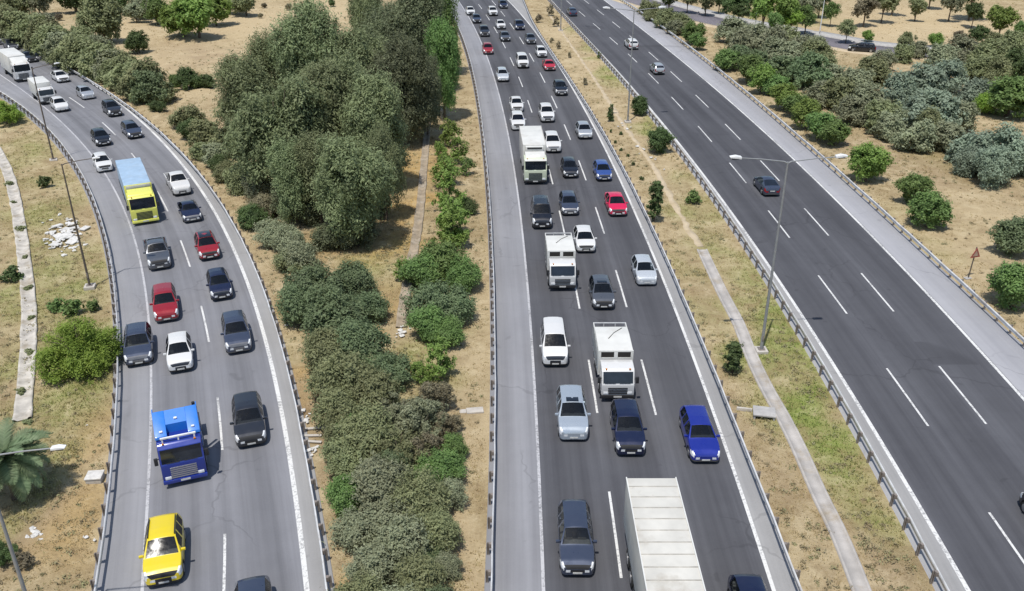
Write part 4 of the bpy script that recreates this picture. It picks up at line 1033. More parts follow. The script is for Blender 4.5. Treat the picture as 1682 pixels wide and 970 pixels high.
def stem_mesh(name, seed, h, r0, n, spread, lean=.2):
    rr = random.Random(seed); bm = bmesh.new()
    add_tube(bm, [(0, 0, -.2), (rr.uniform(-lean, lean)*.3, rr.uniform(-lean, lean)*.3, h*.45), (rr.uniform(-lean, lean), rr.uniform(-lean, lean), h)], [r0*1.25, r0*.8, r0*.35], 7)
    for k in range(n):
        a = rr.uniform(0, 6.28); z = h*rr.uniform(.15, .55); e = h*rr.uniform(.75, 1.15)
        q = spread*rr.uniform(.5, 1)
        add_tube(bm, [(0, 0, z), (math.cos(a)*q*.45, math.sin(a)*q*.45, (z+e)*.52), (math.cos(a)*q, math.sin(a)*q, e)], [r0*.6, r0*.4, r0*.15], 6)
    return bm_mesh(name, bm, True, 60)
# prototypes, all 1 unit = 1 m at their base size (w, h); copies are scaled
PROTO = {}
def proto(key, n, w, h, z0, nl, lr, nleaf, leaf, stem, **kw):
    L = []
    for k in range(n):
        sd = hash_s(key)+k*17
        L.append((crown_mesh(key+'_crown', sd, w, h, z0, nl, lr, nleaf, leaf, **kw), stem_mesh(key+'_stem', sd, *stem)))
    PROTO[key] = (w, h, L)
def hash_s(s): return sum(ord(c)*(i+3) for i, c in enumerate(s))
proto('shrub', 4, 4.7, 3.3, .12, 18, .95, 15000, .095, (2.2, .09, 5, 1.3))
proto('shrub_far', 3, 4.6, 3.2, .12, 22, .9, 9000, .135, (2.2, .09, 4, 1.3))
proto('airy', 3, 4.6, 3.4, .25, 46, .55, 13000, .085, (2.6, .07, 7, 1.6), fill=.4, up=.2)
proto('sage', 1, 5.2, 3.7, .1, 52, .66, 34000, .060, (3.2, .09, 8, 1.7), fill=.35, up=.5)
proto('round', 3, 4.0, 3.8, .25, 30, .80, 14000, .115, (2.6, .12, 5, 1.1), shape='ball')
proto('round_far', 2, 4.0, 3.8, .2, 22, .85, 8000, .14, (2.6, .12, 4, 1.1), shape='ball')
proto('euc', 4, 9.0, 13.2, .3, 40, 1.55, 46000, .115, (10.5, .24, 7, 2.6), shape='ball', droop=.6, up=.3, fill=.15, elong=1.3)
proto('cone', 2, 1.9, 3.4, .15, 26, .38, 5200, .085, (3.0, .06, 0, .3), shape='cone', elong=1.1)
proto('field', 3, 4.6, 5.2, 1.7, 24, .85, 7500, .15, (3.9, .13, 5, 1.3), shape='ball')
proto('spindly', 2, 2.6, 3.2, .3, 22, .42, 3000, .085, (2.6, .04, 6, .8), fill=.4)
proto('tuft', 2, 1.0, .75, .02, 14, .2, 900, .07, (.5, .02, 3, .3))
count = {}
def plant(name, key, mat, cx, cy, wpx, label, cat='shrub', group=None, ratio=1.0, base=False, h=None):
    """cx, cy: centre of the crown in the photo (or the foot when base=True); wpx its width"""
    w0, h0, L = PROTO[key]
    hc = 0.0
    for _ in range(4):
        s = px_per_m(cx, cy, hc); w = wpx/s; hh = h if h else h0*w/w0*ratio; hc = 0 if base else hh*.55
    x, y = at(cx, cy, hc)
    count[key] = count.get(key, 0)+1; cm, sm = L[count[key] % len(L)]
    z = float(ground_z(np.array([[x]], np.float32), np.array([[y]], np.float32))[0, 0])
    r = empty(name, (x, y, z), random.uniform(0, 6.28)); tag(r, label, cat, group)
    sc = (w/w0, w/w0*random.uniform(.9, 1.1), hh/h0); r.scale = sc
    mesh_obj('crown' if cat == 'tree' else 'foliage', cm, MAT[mat], r)
    mesh_obj('trunk' if cat == 'tree' else 'stem', sm, MAT['bark'], r)
    return r
def plants(name, key, mat, items, label, cat='shrub', group=None, ratio=1.0):
    far = key+'_far' if key+'_far' in PROTO else key
    for it in items:
        cx, cy, w = it[:3]; m = it[3] if len(it) > 3 else mat
        k = key if (cy > 250 or key == far) else far
        plant(name, k, m, cx, cy, w, label, cat, group, ratio*random.uniform(.88, 1.12))

# --- eucalyptus grove between the two left roads
G = 'eucalyptus trees of the grove between the two roads'
EUC = [(578,300,140,'euc','eucalyptus at the near end of the grove, its shaded foot facing the golden grass',None),(520,292,110,'euc','eucalyptus at the near left end of the grove beside the grey shrubs',None),(555,190,130,'euc',None,None),(630,280,70,'euc',None,None),
 (455,215,150,'euc','olive grey eucalyptus on the left edge of the grove beside the shrub row',None),
 (405,170,110,'euc','eucalyptus at the far left corner of the grove beside the dry field',None),
 (510,110,130,'euc','eucalyptus with crown against the pale dry field at the back of the grove',None),
 (615,215,120,'euc','eucalyptus at the right rim of the grove beside the golden grass strip',None),
 (600,120,130,'euc','bright topped eucalyptus in the middle of the grove',None),
 (530,200,130,'euc',None,None),(660,150,110,'euc_dark',None,None),
 (685,60,120,'euc_dark','tallest dark grey eucalyptus at the far end of the grove near the middle road',None),
 (640,70,100,'euc_dark',None,None),(728,110,70,'green','narrow green tree between the dark eucalyptus and the middle road shoulder',None),
 (720,40,70,'green','small green tree at the far end of the grove touching the middle road guardrail',None),
 (480,300,90,'euc',None,None),(700,150,60,'euc_dark',None,None),(605,45,70,'euc',None,None),(450,130,100,'euc',None,None)]
for cx, cy, w, m, lab, hh in EUC:
    narrow = w <= 72
    plant('eucalyptus_tree', 'euc', m, cx, cy, w, lab or 'eucalyptus merged into the middle of the grey green grove', 'tree', G, ratio=1.5 if narrow else random.uniform(.92, 1.06))
plants('shrub', 'shrub', 'euc_dark', [(588,372,80),(545,378,70),(500,345,60),(620,330,60),(470,335,60),(640,250,50),(675,190,50)], 'dark undergrowth shrub at the shaded foot of the eucalyptus grove', group='undergrowth shrubs at the foot of the grove')
for cx, cy, w in [(14,300,16),(34,372,20),(40,420,14),(46,470,18),(52,520,16),(48,575,20),(36,640,22),(44,690,18),(22,330,12)]:
    plant('weed', 'tuft', 'olive', cx, cy, w, 'weed tuft sprouting in the broken concrete channel at left', 'weed', 'weeds in the concrete channel', ratio=.6)
# --- shrub mass between the roads
G = 'shrubs of the thicket between the two left roads'
plants('shrub', 'shrub', 'teal', [(520,465,115),(575,455,95),(492,500,85),(545,515,115),(600,500,80)], 'teal green shrub at the top of the thicket, below the eucalyptus grove', group=G)
plants('shrub', 'shrub', 'olive', [(532,570,110),(592,565,105,'teal'),(562,618,115),(635,600,90,'teal'),(615,645,105),(555,665,95),(600,710,115),(562,745,90),(580,700,80,'green')], 'olive green shrub in the middle of the thicket beside the left guardrail', group=G)
plants('shrub', 'airy', 'grey', [(690,680,100),(715,645,80,'dry'),(655,735,105,'olive'),(700,735,80,'dry'),(735,690,60,'dry'),(650,670,85,'grey')], 'grey brown twiggy shrub in the middle of the thicket', group=G)
plants('shrub', 'shrub', 'grey', [(622,790,115),(690,815,105,'olive'),(600,860,105),(660,885,115),(720,870,90,'olive'),(740,810,62),(650,835,100),(612,930,105),(690,950,110,'olive'),(590,985,105,'olive'),(650,1000,115),(715,1000,95,'teal'),(735,925,55,'grey'),(560,700,70,'olive')], 'grey olive shrub at the near end of the thicket', group=G)
plants('shrub', 'shrub', 'green', [(725,765,85),(562,805,80),(745,735,55),(640,770,70,'teal'),(700,905,60,'teal')], 'greener shrub among the grey shrubs at the near end of the thicket', group=G)
# --- big green clump and the slim row right of the old drain
G = 'green shrubs beside the old concrete drain'
plants('shrub', 'shrub', 'green', [(722,425,100),(690,445,75),(762,450,66),(720,490,105,'teal'),(752,505,75,'teal'),(700,530,75),(735,545,62)], 'dense green shrub of the big clump right of the old drain', group=G)
plants('shrub', 'spindly', 'bright', [(722,585,60),(690,600,45),(660,438,40)], 'low pale green shrub at the foot of the big green clump', group=G)
G = 'spindly shrubs in the row along the middle road verge'
plants('shrub', 'spindly', 'bright', [(742,208,44),(752,240,38),(733,272,52),(738,305,58),(745,345,60),(740,372,62),(725,240,34),(752,372,50)], 'thin light green shrub in the row left of the middle road guardrail', group=G, ratio=1.1)
plant('shrub', 'shrub', 'dark', 766, 335, 40, 'small dark green shrub on the sandy verge beside the spindly row')
plant('shrub', 'spindly', 'green', 770, 268, 30, 'small isolated light shrub on the sandy verge near the middle road guardrail')
# --- row along the inner side of the left road
G = 'olive shrubs in the row behind the inner left guardrail'
plants('shrub', 'shrub', 'olive', [(-18,20,80),(8,30,76),(24,40,70),(52,48,72),(92,66,76),(140,92,70),(165,96,76),(192,104,72),(232,130,76),(262,145,56),(200,128,56),(118,82,66),(38,42,74),(66,40,55,'grey'),(78,62,70),(108,76,70,'grey'),(128,62,60),(148,88,72),(176,102,70,'grey'),(205,112,62),(216,128,76),(246,138,70,'teal'),(236,150,50),(185,120,50),(95,85,45,'olive'),(160,75,50,'grey')], 'olive grey shrub in the far row behind the inner left guardrail', group=G)
plants('shrub', 'shrub', 'olive', [(305,192,54),(338,216,64),(358,250,56,'grey'),(374,232,60),(398,286,76),(420,305,62,'grey'),(330,245,40),(372,280,46)], 'olive grey shrub in the nearer row between the slip road guardrail and the eucalyptus grove', group=G)
plants('shrub', 'shrub', 'grey', [(446,380,66),(470,392,72),(492,418,70),(432,340,56,'dry'),(478,425,60,'olive')], 'grey shrub between the slip road guardrail and the tall eucalyptus', group=G)
plant('shrub', 'shrub', 'dark', 415, 352, 58, 'dark green shrub beside the slip road guardrail below the olive row')
plant('shrub', 'shrub', 'dark', 310, 212, 44, 'dark green shrub in the olive row level with the blue grey car')
plant('shrub', 'shrub', 'dark', 360, 268, 38, 'small dark green shrub in front of the olive row, level with the white pickup')
plant('shrub', 'shrub', 'dark', 258, 175, 28, 'tiny dark green bush at the end of the far olive row')
plants('shrub', 'shrub', 'green', [(284,130,26),(310,128,42,'dark'),(340,132,32,'dark'),(325,136,24)], 'low dark green bush on the dry field above the olive row', group='low bushes on the dry field')
# --- dry field, top left
plant('tree', 'round', 'olive', 166, 30, 82, 'broad olive green tree on the dry field, its shadow to the right', 'tree', ratio=.95)
plant('tree', 'round', 'dark', 226, 69, 36, 'small dark round tree alone on the dry field below the bright trees', 'tree')
G = 'trees along the top left of the dry field'
plants('tree', 'round', 'bright', [(322,22,72),(352,14,56),(298,30,58)], 'bright green tree of the big clump on the dry field, top left', 'tree', G)
plants('tree', 'round', 'green', [(255,14,42),(232,8,36,'grey'),(222,20,36,'grey'),(402,2,46,'olive'),(385,4,40,'olive'),(120,-2,46,'dark'),(150,-4,38,'olive'),(186,-4,44,'dark'),(60,-2,50,'grey'),(20,4,50,'olive')], 'grey or dark tree at the top left frame edge behind the dry field', 'tree', G)
for cx, cy, w, m in [(505,13,24,'dark'),(434,8,9,'dry'),(474,10,11,'dry'),(604,16,17,'grey'),(545,4,12,'dark'),(96,26,12,'dry'),(428,26,8,'dry')]:
    plant('shrub', 'round_far', m, cx, cy, w, 'small lone bush on the dry field behind the eucalyptus grove', 'shrub', 'lone bushes on the dry field')
# --- median
plant('shrub', 'round', 'dark', 1084, 229, 42, 'round dark shrub in the median against the right road guardrail, the larger of two')
plant('shrub', 'round', 'dark', 1051, 171, 31, 'round dark shrub in the median beside the second lamp post, the smaller of two')
plant('shrub', 'cone', 'dark', 1077, 327, 38, 'conical dark shrub in the median beside the bright red car')
plant('shrub', 'cone', 'dark', 1003, 184, 15, 'thin dark bush in the middle of the median near the silver hatchback')
plant('conifer', 'cone', 'dark', 1206, 584, 42, 'spiky dark young conifer in the median beside the foot of the tall lamp post', 'tree', ratio=.75)
plant('shrub', 'tuft', 'green', 1139, 319, 30, 'low green tuft in the median against the right road guardrail')
for cx, cy, w, m in [(905,14,16,'dry'),(886,27,14,'dry'),(914,33,14,'dry'),(907,63,9,'dry'),(918,72,11,'dry'),(962,130,12,'dry'),(984,88,10,'green'),(936,88,9,'dry')]:
    plant('shrub', 'spindly', m, cx, cy, w, 'small dry brown bush at the far end of the median', 'shrub', 'dry bushes in the far median')
for cx, cy, w in [(1010,232,7),(1020,245,7),(1040,268,8),(1054,292,9),(1003,213,7),(1032,255,7),(1068,308,8),(1020,217,8)]:
    plant('weed', 'tuft', 'dark', cx, cy, w, 'tiny dark weed tuft in the median behind the middle road guardrail', 'weed', 'weed tufts in the median')
# --- right hand side
G = 'green bushes in the row along the right road guardrail'
plants('shrub', 'shrub', 'olive', [(1074,18,40),(1095,27,44),(1118,33,42),(1108,44,34,'grey'),(1062,10,30),(1130,42,34)], 'dark olive bush in the far row behind the right guardrail', group=G)
plants('shrub', 'round', 'green', [(1141,52,40),(1146,66,26),(1192,95,42),(1212,92,44,'teal'),(1229,112,48),(1252,128,48,'bright'),(1272,138,44),(1290,158,48,'bright'),(1310,172,46),(1326,186,50,'bright'),(1346,204,48),(1370,216,50),(1240,98,40,'teal')], 'green bush of the row behind the right guardrail', group=G, ratio=.95)
plant('shrub', 'round', 'bright', 1427, 266, 66, 'vivid green bush, the brightest one, near the guardrail on the right', ratio=.95)
plant('shrub', 'round', 'green', 1503, 310, 60, 'left half of a pair of round green bushes on the dry slope at right', ratio=.85)
plant('shrub', 'round', 'green', 1528, 344, 70, 'right half of a pair of round green bushes on the dry slope at right', ratio=.85)
plant('shrub', 'round', 'teal', 1668, 388, 74, 'dark green bush at the right frame edge above the triangular sign', ratio=.8)
plant('shrub', 'round', 'green', 1668, 466, 84, 'green bush at the right frame edge beside the triangular sign', ratio=.95)
G = 'grey green trees of the thicket beyond the right road'
plants('tree', 'shrub', 'grey', [(1205,52,56),(1222,66,62),(1240,56,60),(1262,70,66),(1290,64,66,'olive'),(1318,76,66),(1342,90,60,'olive'),(1300,86,60),(1345,72,46),(1275,84,56)], 'grey bush of the thicket between the right road and the side road', 'shrub', G)
plants('tree', 'shrub', 'teal', [(1285,108,62),(1312,112,62),(1338,118,66),(1366,124,62,'grey'),(1400,132,70,'grey'),(1376,152,66,'olive'),(1350,150,60,'grey'),(1430,112,66,'olive'),(1446,98,46,'grey'),(1424,160,66,'grey'),(1442,188,76,'olive'),(1402,182,58,'grey'),(1462,205,60,'grey'),(1478,196,64,'grey')], 'teal or grey bush in the left half of the thicket beyond the right road', 'shrub', G)
plants('tree', 'shrub', 'blue', [(1482,152,80),(1524,132,86),(1558,118,70),(1500,186,84),(1545,178,92),(1585,186,74,'grey'),(1505,222,66,'grey'),(1560,220,72,'grey'),(1600,150,74),(1530,205,70,'olive')], 'blue grey bush in the middle of the thicket beyond the right road', 'shrub', G)
plants('tree', 'shrub', 'olive', [(1612,110,70),(1540,92,62,'grey'),(1580,84,66,'grey'),(1628,88,66),(1660,66,56),(1668,104,52,'dark'),(1700,90,60),(1480,84,42),(1640,120,60),(1508,78,40,'grey')], 'olive bush along the side road at the far right', 'shrub', G)
plant('tree', 'round', 'green', 1662, 158, 88, 'saturated green tree in the thicket at the right frame edge', 'tree', ratio=.75)
plant('shrub', 'round', 'sage', 1616, 172, 34, 'small yellow green bush between the blue grey thicket and the green tree')
plants('tree', 'shrub', 'blue', [(1608,236,86),(1648,248,92),(1592,258,64),(1632,272,84),(1684,264,74)], 'blue grey bush of the big mass at the right frame edge above the dry slope', 'shrub', G)
G = 'scattered trees on the dry field, top right'
for cx, cy, w, m, lab in [(1452,10,44,'olive','tree with bare trunk on the dry field beyond the side road, left of the others'),(1506,14,32,'olive','slender tree on the dry field with open crown'),(1563,9,42,'grey','dark grey tree on the dry field between a slender tree and a round one'),(1600,24,34,'dark','dark oval tree on the dry field'),(1646,36,46,'bright','round topped light green tree on the dry field at far right'),(1422,18,40,'dry','brownish thin tree beside the side road near the black car'),(1392,50,32,'olive','dark bush beside the pavement left of the black car')]:
    plant('tree', 'field', m, cx, cy, w, lab, 'tree', G)
for cx, cy, w, m in [(1577,58,18,'dry'),(1537,64,26,'bright'),(1608,56,30,'dark'),(1632,62,24,'olive'),(1426,58,20,'bright'),(1680,44,24,'green'),(1490,66,30,'olive')]:
    plant('shrub', 'round_far', m, cx, cy, w, 'small bush on the dry field edge beside the side road', 'shrub', 'small bushes along the side road')
G = 'trees along the top of the frame beyond the side road'
plants('tree', 'field', 'bright', [(1288,20,52),(1256,16,54),(1300,36,40,'sage'),(1272,40,34,'green'),(1325,32,34,'green'),(1366,24,30,'green'),(1310,8,40)], 'yellow green tree beyond the side road at the top of the frame', 'tree', G)
plants('tree', 'field', 'dark', [(1206,12,42),(1214,22,30),(1160,6,30,'olive'),(1182,4,30),(1332,12,40,'grey'),(1348,2,40,'dark'),(1232,2,36,'dark'),(1130,0,34,'olive'),(1100,-4,40,'dark'),(1470,-6,44,'dark'),(1600,-8,60,'dark'),(1530,-10,40,'olive')], 'dark tree beyond the side road at the top of the frame', 'tree', G)
# --- left margin
plant('tree', 'sage', 'sage', 128, 562, 142, 'feathery yellow green tree overhanging the left guardrail', 'tree', ratio=.95)
plant('shrub', 'airy', 'sage', 6, 182, 66, 'yellow green shrub at the left frame edge below the slip road', ratio=.8)
plant('shrub', 'tuft', 'dark', 74, 298, 26, 'small dark bush on the left slope beside the concrete channel')
plant('shrub', 'tuft', 'dark', 16, 446, 36, 'dark weedy bush at the left frame edge beside the channel')
plant('shrub', 'airy', 'dark', 2, 905, 56, 'dark bush at the lower left corner behind the lamp post')
plant('shrub', 'spindly', 'dry', 38, 918, 44, 'low dry bush beside the lamp post at the lower left', ratio=.5)
plants('shrub', 'tuft', 'green', [(120,505,40),(90,498,30),(150,500,26)], 'low green weeds above the feathery yellow green tree', group='weeds on the left slope')

# --- palm
def build_palm():
    hz = 2.9; x, y = at(6, 748, hz)
    r = empty('palm_tree', (x, y, -.05)); tag(r, 'grey green fan of palm fronds at the left frame edge, casting a dark shadow', 'tree')
    bm = bmesh.new(); add_tube(bm, [(0, 0, -.2), (.03, 0, 1.0), (.0, .05, hz)], [.36, .27, .24], 12); mesh_obj('trunk', bm_mesh('palm_trunk', bm, True), MAT['bark'], r)
    rr = random.Random(5); 
    for k in range(70):
        a = k*2.39996+rr.uniform(-.2, .2); el = R(rr.uniform(-20, 70)); Lf = rr.uniform(2.1, 2.9)
        V, F, lv = [], [], []
        dirh = Vector((math.cos(a), math.sin(a), 0)); side = Vector((-math.sin(a), math.cos(a), 0))
        p = Vector((0, 0, hz)); n = 22; spine = []
        e = el
        for i in range(n+1):
            spine.append(p.copy()); p = p+(dirh*math.cos(e)+Vector((0, 0, 1))*math.sin(e))*(Lf/n); e -= R(3.6)
        for i in range(2, n):
            t = i/n; w = .62*math.sin(math.pi*min(1, .12+t*.9))**.7
            fw = (spine[i+1]-spine[i]).normalized(); up = side.cross(fw)
            for s in (1, -1):
                for q in (0, .5):
                    b = spine[i].lerp(spine[i+1], q); tip = b+side*s*w*.8+fw*w*.55+up*(-.10+rr.uniform(-.06, .06)); wd = fw*.030
                    j = len(V); V += [b-wd, b+wd, tip.lerp(b, .35)+wd*1.2, tip]; F.append((j, j+1, j+2, j+3)); lv.append(rr.random())
        for i in range(n):
            j = len(V); w = side*.022*(1-i/n+.2); V += [spine[i]-w, spine[i]+w, spine[i+1]+w, spine[i+1]-w]; F.append((j, j+1, j+2, j+3)); lv.append(.8)
        me = np_mesh('palm_frond', [tuple(v) for v in V], F)
        t_ = me.attributes.new('leaf', 'FLOAT', 'FACE'); t_.data.foreach_set('value', np.array(lv, np.float32))
        mesh_obj('frond', me, MAT['palm'], r)
build_palm()

# --- dry grass tufts over the bare ground
def grass(name, n, seed, lab_mat, ymin, ymax, hgt, green_only=False):
    r = np.random.default_rng(seed)
    Yv = ymin+(ymax-ymin)*r.random(n)**1.25; half = (Yv*CP+CAM_H*SP)*.60
    Xv = (r.random(n)*2-1)*half
    X, Y = Xv.astype(np.float32)[None], Yv.astype(np.float32)[None]
    d = road_clear(X, Y)
    ok = (d > .25) & (seg_dist(X, Y, PATH) > .48) & (seg_dist(X, Y, DRAIN) > .45) & (seg_dist(X, Y, CHAN) > .5) & (seg_dist(X, Y, SIDE) > 7.6)
    dens = vnoise(X, Y, 3.1, 31)*.6+vnoise(X, Y, .9, 32)*.5
    g, b, o, p = masks(X, Y)
    dens = dens+g*.5-p*.28-b*.15
    ok &= dens > r.random(X.shape)*.9+.12
    if green_only: ok &= g > .18
    X, Y, g = X[ok], Y[ok], g[ok]; m = len(X)
    Z = ground_z(X[None], Y[None])[0]
    nb = 5; P = np.repeat(np.stack([X, Y, Z], 1), nb, 0); M = m*nb
    P[:, :2] += r.normal(size=(M, 2))*.09
    a = r.uniform(0, 2*np.pi, M); ln = r.uniform(.2, .9, M)
    h = hgt*r.uniform(.5, 1.4, M)*np.repeat(r.uniform(.6, 1.3, m), nb)
    w = h*.16+.018; D = np.stack([np.cos(a), np.sin(a), np.zeros(M)], 1); S = np.stack([-np.sin(a), np.cos(a), np.zeros(M)], 1)
    tip = P+D*(h*ln)[:, None]+np.array([0, 0, 1])*(h*.85)[:, None]
    V = np.stack([P-S*w[:, None]-[0, 0, .03], P+S*w[:, None]-[0, 0, .03], tip], 1).reshape(-1, 3)
    me = np_mesh(name, V, np.arange(M*3).reshape(M, 3))
    a1 = me.attributes.new('leaf', 'FLOAT', 'FACE'); a1.data.foreach_set('value', r.random(M).astype(np.float32))
    a2 = me.attributes.new('green', 'FLOAT', 'FACE'); a2.data.foreach_set('value', np.clip(np.repeat(g, nb)*1.1+r.normal(size=M)*.15-.05, 0, 1).astype(np.float32))
    o_ = mesh_obj(name, me, lab_mat); tag(o_, 'short dry and green grass tufts scattered over the verges and median', 'grass', kind='stuff')
def grass_mat():
    m, nt, b = new_mat('grass_blades')
    dry = mix(nt, attr(nt, 'leaf'), (0.42, 0.325, 0.18), (0.62, 0.52, 0.31))
    grn = mix(nt, attr(nt, 'leaf'), (0.21, 0.285, 0.06), (0.40, 0.46, 0.16))
    c = mix(nt, attr(nt, 'green'), dry, grn)
    nt.links.new(c, b.inputs['Base Color']); b.inputs['Roughness'].default_value = .8; b.inputs['Specular IOR Level'].default_value = .15
    tr = N(nt, 'ShaderNodeBsdfTranslucent'); nt.links.new(c, tr.inputs['Color'])
    ms = N(nt, 'ShaderNodeMixShader'); ms.inputs[0].default_value = .45
    nt.links.new(b.outputs[0], ms.inputs[1]); nt.links.new(tr.outputs[0], ms.inputs[2]); nt.links.new(ms.outputs[0], nt.nodes['Material Output'].inputs['Surface'])
    return m
gm = grass_mat()
grass('grass', 90000, 41, gm, 26, 95, .11)
grass('grass', 42000, 42, gm, 95, 230, .20)
grass('grass', 80000, 43, gm, 26, 150, .17, True)

def scrub(n, seed):
    r = np.random.default_rng(seed)
    Yv = 26+150*r.random(n)**1.3; half = (Yv*CP+CAM_H*SP)*.60; Xv = (r.random(n)*2-1)*half
    X, Y = Xv.astype(np.float32)[None], Yv.astype(np.float32)[None]
    ok = (road_clear(X, Y) > .35) & (seg_dist(X, Y, PATH) > .6) & (seg_dist(X, Y, DRAIN) > .6) & (seg_dist(X, Y, SIDE) > 7.8)
    g, b, o, p = masks(X, Y)
    dens = vnoise(X, Y, 6.0, 51)*.7+vnoise(X, Y, 1.8, 52)*.5+b*.2+g*.1-p*.25-.28
    ok &= dens > r.random(X.shape)*.75
    X, Y = X[ok], Y[ok]; m = len(X); Z = ground_z(X[None], Y[None])[0]
    k = 26; M = m*k; sz = np.repeat(r.uniform(.08, .34, m)**1.0, k)
    P = np.repeat(np.stack([X, Y, Z], 1), k, 0)
    q = r.normal(size=(M, 3))*.5; q[:, 2] = np.abs(q[:, 2])*.8
    P = P+q*sz[:, None]
    nr = q+r.normal(size=(M, 3))*.5; nr[:, 2] += .5; nr /= np.linalg.norm(nr, axis=1)[:, None]
    ax = np.cross(nr, r.normal(size=(M, 3))); ax /= np.linalg.norm(ax, axis=1)[:, None]; bx = np.cross(nr, ax)
    s = r.uniform(.035, .09, M)[:, None]
    V = np.stack([P-ax*s, P+bx*s*.5, P+ax*s, P-bx*s*.5], 1).reshape(-1, 3)
    me = np_mesh('undergrowth', V, np.arange(M*4).reshape(M, 4))
    t1 = me.attributes.new('leaf', 'FLOAT', 'FACE'); t1.data.foreach_set('value', np.clip(np.repeat(r.random(m), k)*.7+r.random(M)*.3, 0, 1).astype(np.float32))
    m_, nt, bs = new_mat('undergrowth_leaf')
    c_ = mix(nt, attr(nt, 'leaf'), (0.215, 0.160, 0.095), (0.250, 0.250, 0.120)); nt.links.new(c_, bs.inputs['Base Color']); bs.inputs['Roughness'].default_value = .85
    o_ = mesh_obj('undergrowth', me, m_); tag(o_, 'low brown and olive weeds dotted over the dry verges and slopes', 'undergrowth', kind='stuff')
scrub(17000, 77)

# ---------------------------------------------------------------- street furniture
def lamp_post(px, py, H, arms, label, mat, name='street_lamp', arm_len=3.2, r0=.115, hs=1.0, dirang=0.0):
    x, y = at(px, py); r = empty(name, (x, y, -.05), dirang); tag(r, label, 'street lamp', 'lamp posts along the motorway')
    bm = bmesh.new(); add_tube(bm, [(0, 0, .0), (0, 0, H*.5), (0, 0, H)], [r0, r0*.78, r0*.5], 12); mesh_obj('pole', bm_mesh('lamp_pole', bm, True), mat, r)
    mesh_obj('base', box_mesh('lamp_base', -.42, .42, -.42, .42, -.1, .22, bev=.03), MAT['concrete'], r)
    mesh_obj('base_plate', box_mesh('lamp_base_plate', -.24, .24, -.24, .24, .20, .26, bev=.01), MAT['steel_dark'], r)
    mesh_obj('access_door', box_mesh('lamp_door', -.06, .06, -r0-.015, -r0+.03, .9, 1.35, bev=.01), MAT['steel_dark'], r)
    for s in arms:
        bm = bmesh.new(); add_tube(bm, [(0, 0, H-.10), (s*.25, 0, H+.02), (s*arm_len*.55, 0, H+.20), (s*arm_len, 0, H+.30)], [r0*.5, r0*.42, r0*.34, r0*.3], 8)
        mesh_obj('arm', bm_mesh('lamp_arm', bm, True), mat, r)
        bm = bmesh.new(); add_prism(bm, [(s*(arm_len-.12), H+.24), (s*(arm_len+.72*hs), H+.24+.10*hs), (s*(arm_len+.76*hs), H+.24+.20*hs), (s*(arm_len+.3*hs), H+.24+.28*hs), (s*(arm_len-.12), H+.24+.18*hs)], -.19*hs, .19*hs, .02)
        hd = mesh_obj('lamp_head', bm_mesh('lamp_head', bm, True), MAT['lamp_head'], r)
        bm = bmesh.new(); add_box(bm, s*(arm_len+.05), s*(arm_len+.6*hs), -.14*hs, .14*hs, H+.215, H+.27, .01); mesh_obj('lens', bm_mesh('lamp_lens', bm), MAT['lorry_glass'], hd)
lamp_post(1250, 576, 14.2, (1, -1), 'tall grey double armed lamp post in the median, the nearest one', MAT['pole'], dirang=R(2), hs=.85)
lamp_post(1031, 200, 14.2, (1, -1), 'double armed lamp post in the median beside the small round dark shrub', MAT['pole'], dirang=R(4))
lamp_post(921, 50, 14.2, (1, -1), 'farthest median lamp post among dry bushes, its top beyond the frame', MAT['pole'], dirang=R(4))
lamp_post(148, 471, 10.6, (1,), 'dark lamp post on the left slope beside the white rubble', MAT['pole_dark'], arm_len=2.4, dirang=R(12), hs=.6, r0=.10)
lamp_post(88, 263, 10.6, (1,), 'dark lamp post at the far left of the slip road crossing the white van', MAT['pole_dark'], arm_len=2.4, dirang=R(25), hs=.6, r0=.10)
lamp_post(70, 1062, 10.6, (1,), 'lamp post rising from the lower left corner, white head above the grass', MAT['pole'], arm_len=2.9, dirang=R(4), hs=.6, r0=.10)
lamp_post(1345, 62, 8.0, (-1,), 'pale lamp post on the side road pavement at top right', MAT['lamp_head'], arm_len=1.4, r0=.10)
lamp_post(1240, 44, 8.0, (-1,), 'pale lamp post among the yellow green trees beside the side road', MAT['lamp_head'], arm_len=1.4, r0=.10)
# triangular warning sign
x, y = at(1590, 457); r = empty('warning_sign', (x, y, -.05), R(18)); tag(r, 'triangular road sign on a rusty post in the dry grass at right', 'road sign')
part(r, 'post', MAT['pole_dark'], lambda b: add_tube(b, [(0, 0, -.2), (.05, 0, 1.2), (.12, 0, 2.9)], [.05, .05, .05], 8))
part(r, 'foot', MAT['concrete_grey'], lambda b: add_box(b, -.35, .25, -.2, .2, -.05, .14, .03))
MAT['sign_red'] = simple('faded_red', (0.30, 0.075, 0.06), .6, 0, .25, 3.0); MAT['sign_face'] = simple('sign_face', (0.40, 0.28, 0.22), .6, 0, .3, 4.0)
def tri(b, s, y0, y1, cz): 
    pts = [(-s, cz-s*.58), (s, cz-s*.58), (0, cz+s*1.16)]
    vs = [[b.verts.new((px_+.1, yy, pz)) for px_, pz in pts] for yy in (y0, y1)]
    b.faces.new(vs[0]); b.faces.new(vs[1][::-1])
    for i in range(3): b.faces.new((vs[0][i], vs[0][(i+1) % 3], vs[1][(i+1) % 3], vs[1][i]))
part(r, 'sign_panel', MAT['sign_red'], lambda b: tri(b, .50, -.10, -.06, 2.3), False)
part(r, 'sign_face', MAT['sign_face'], lambda b: tri(b, .28, -.112, -.101, 2.3), False)
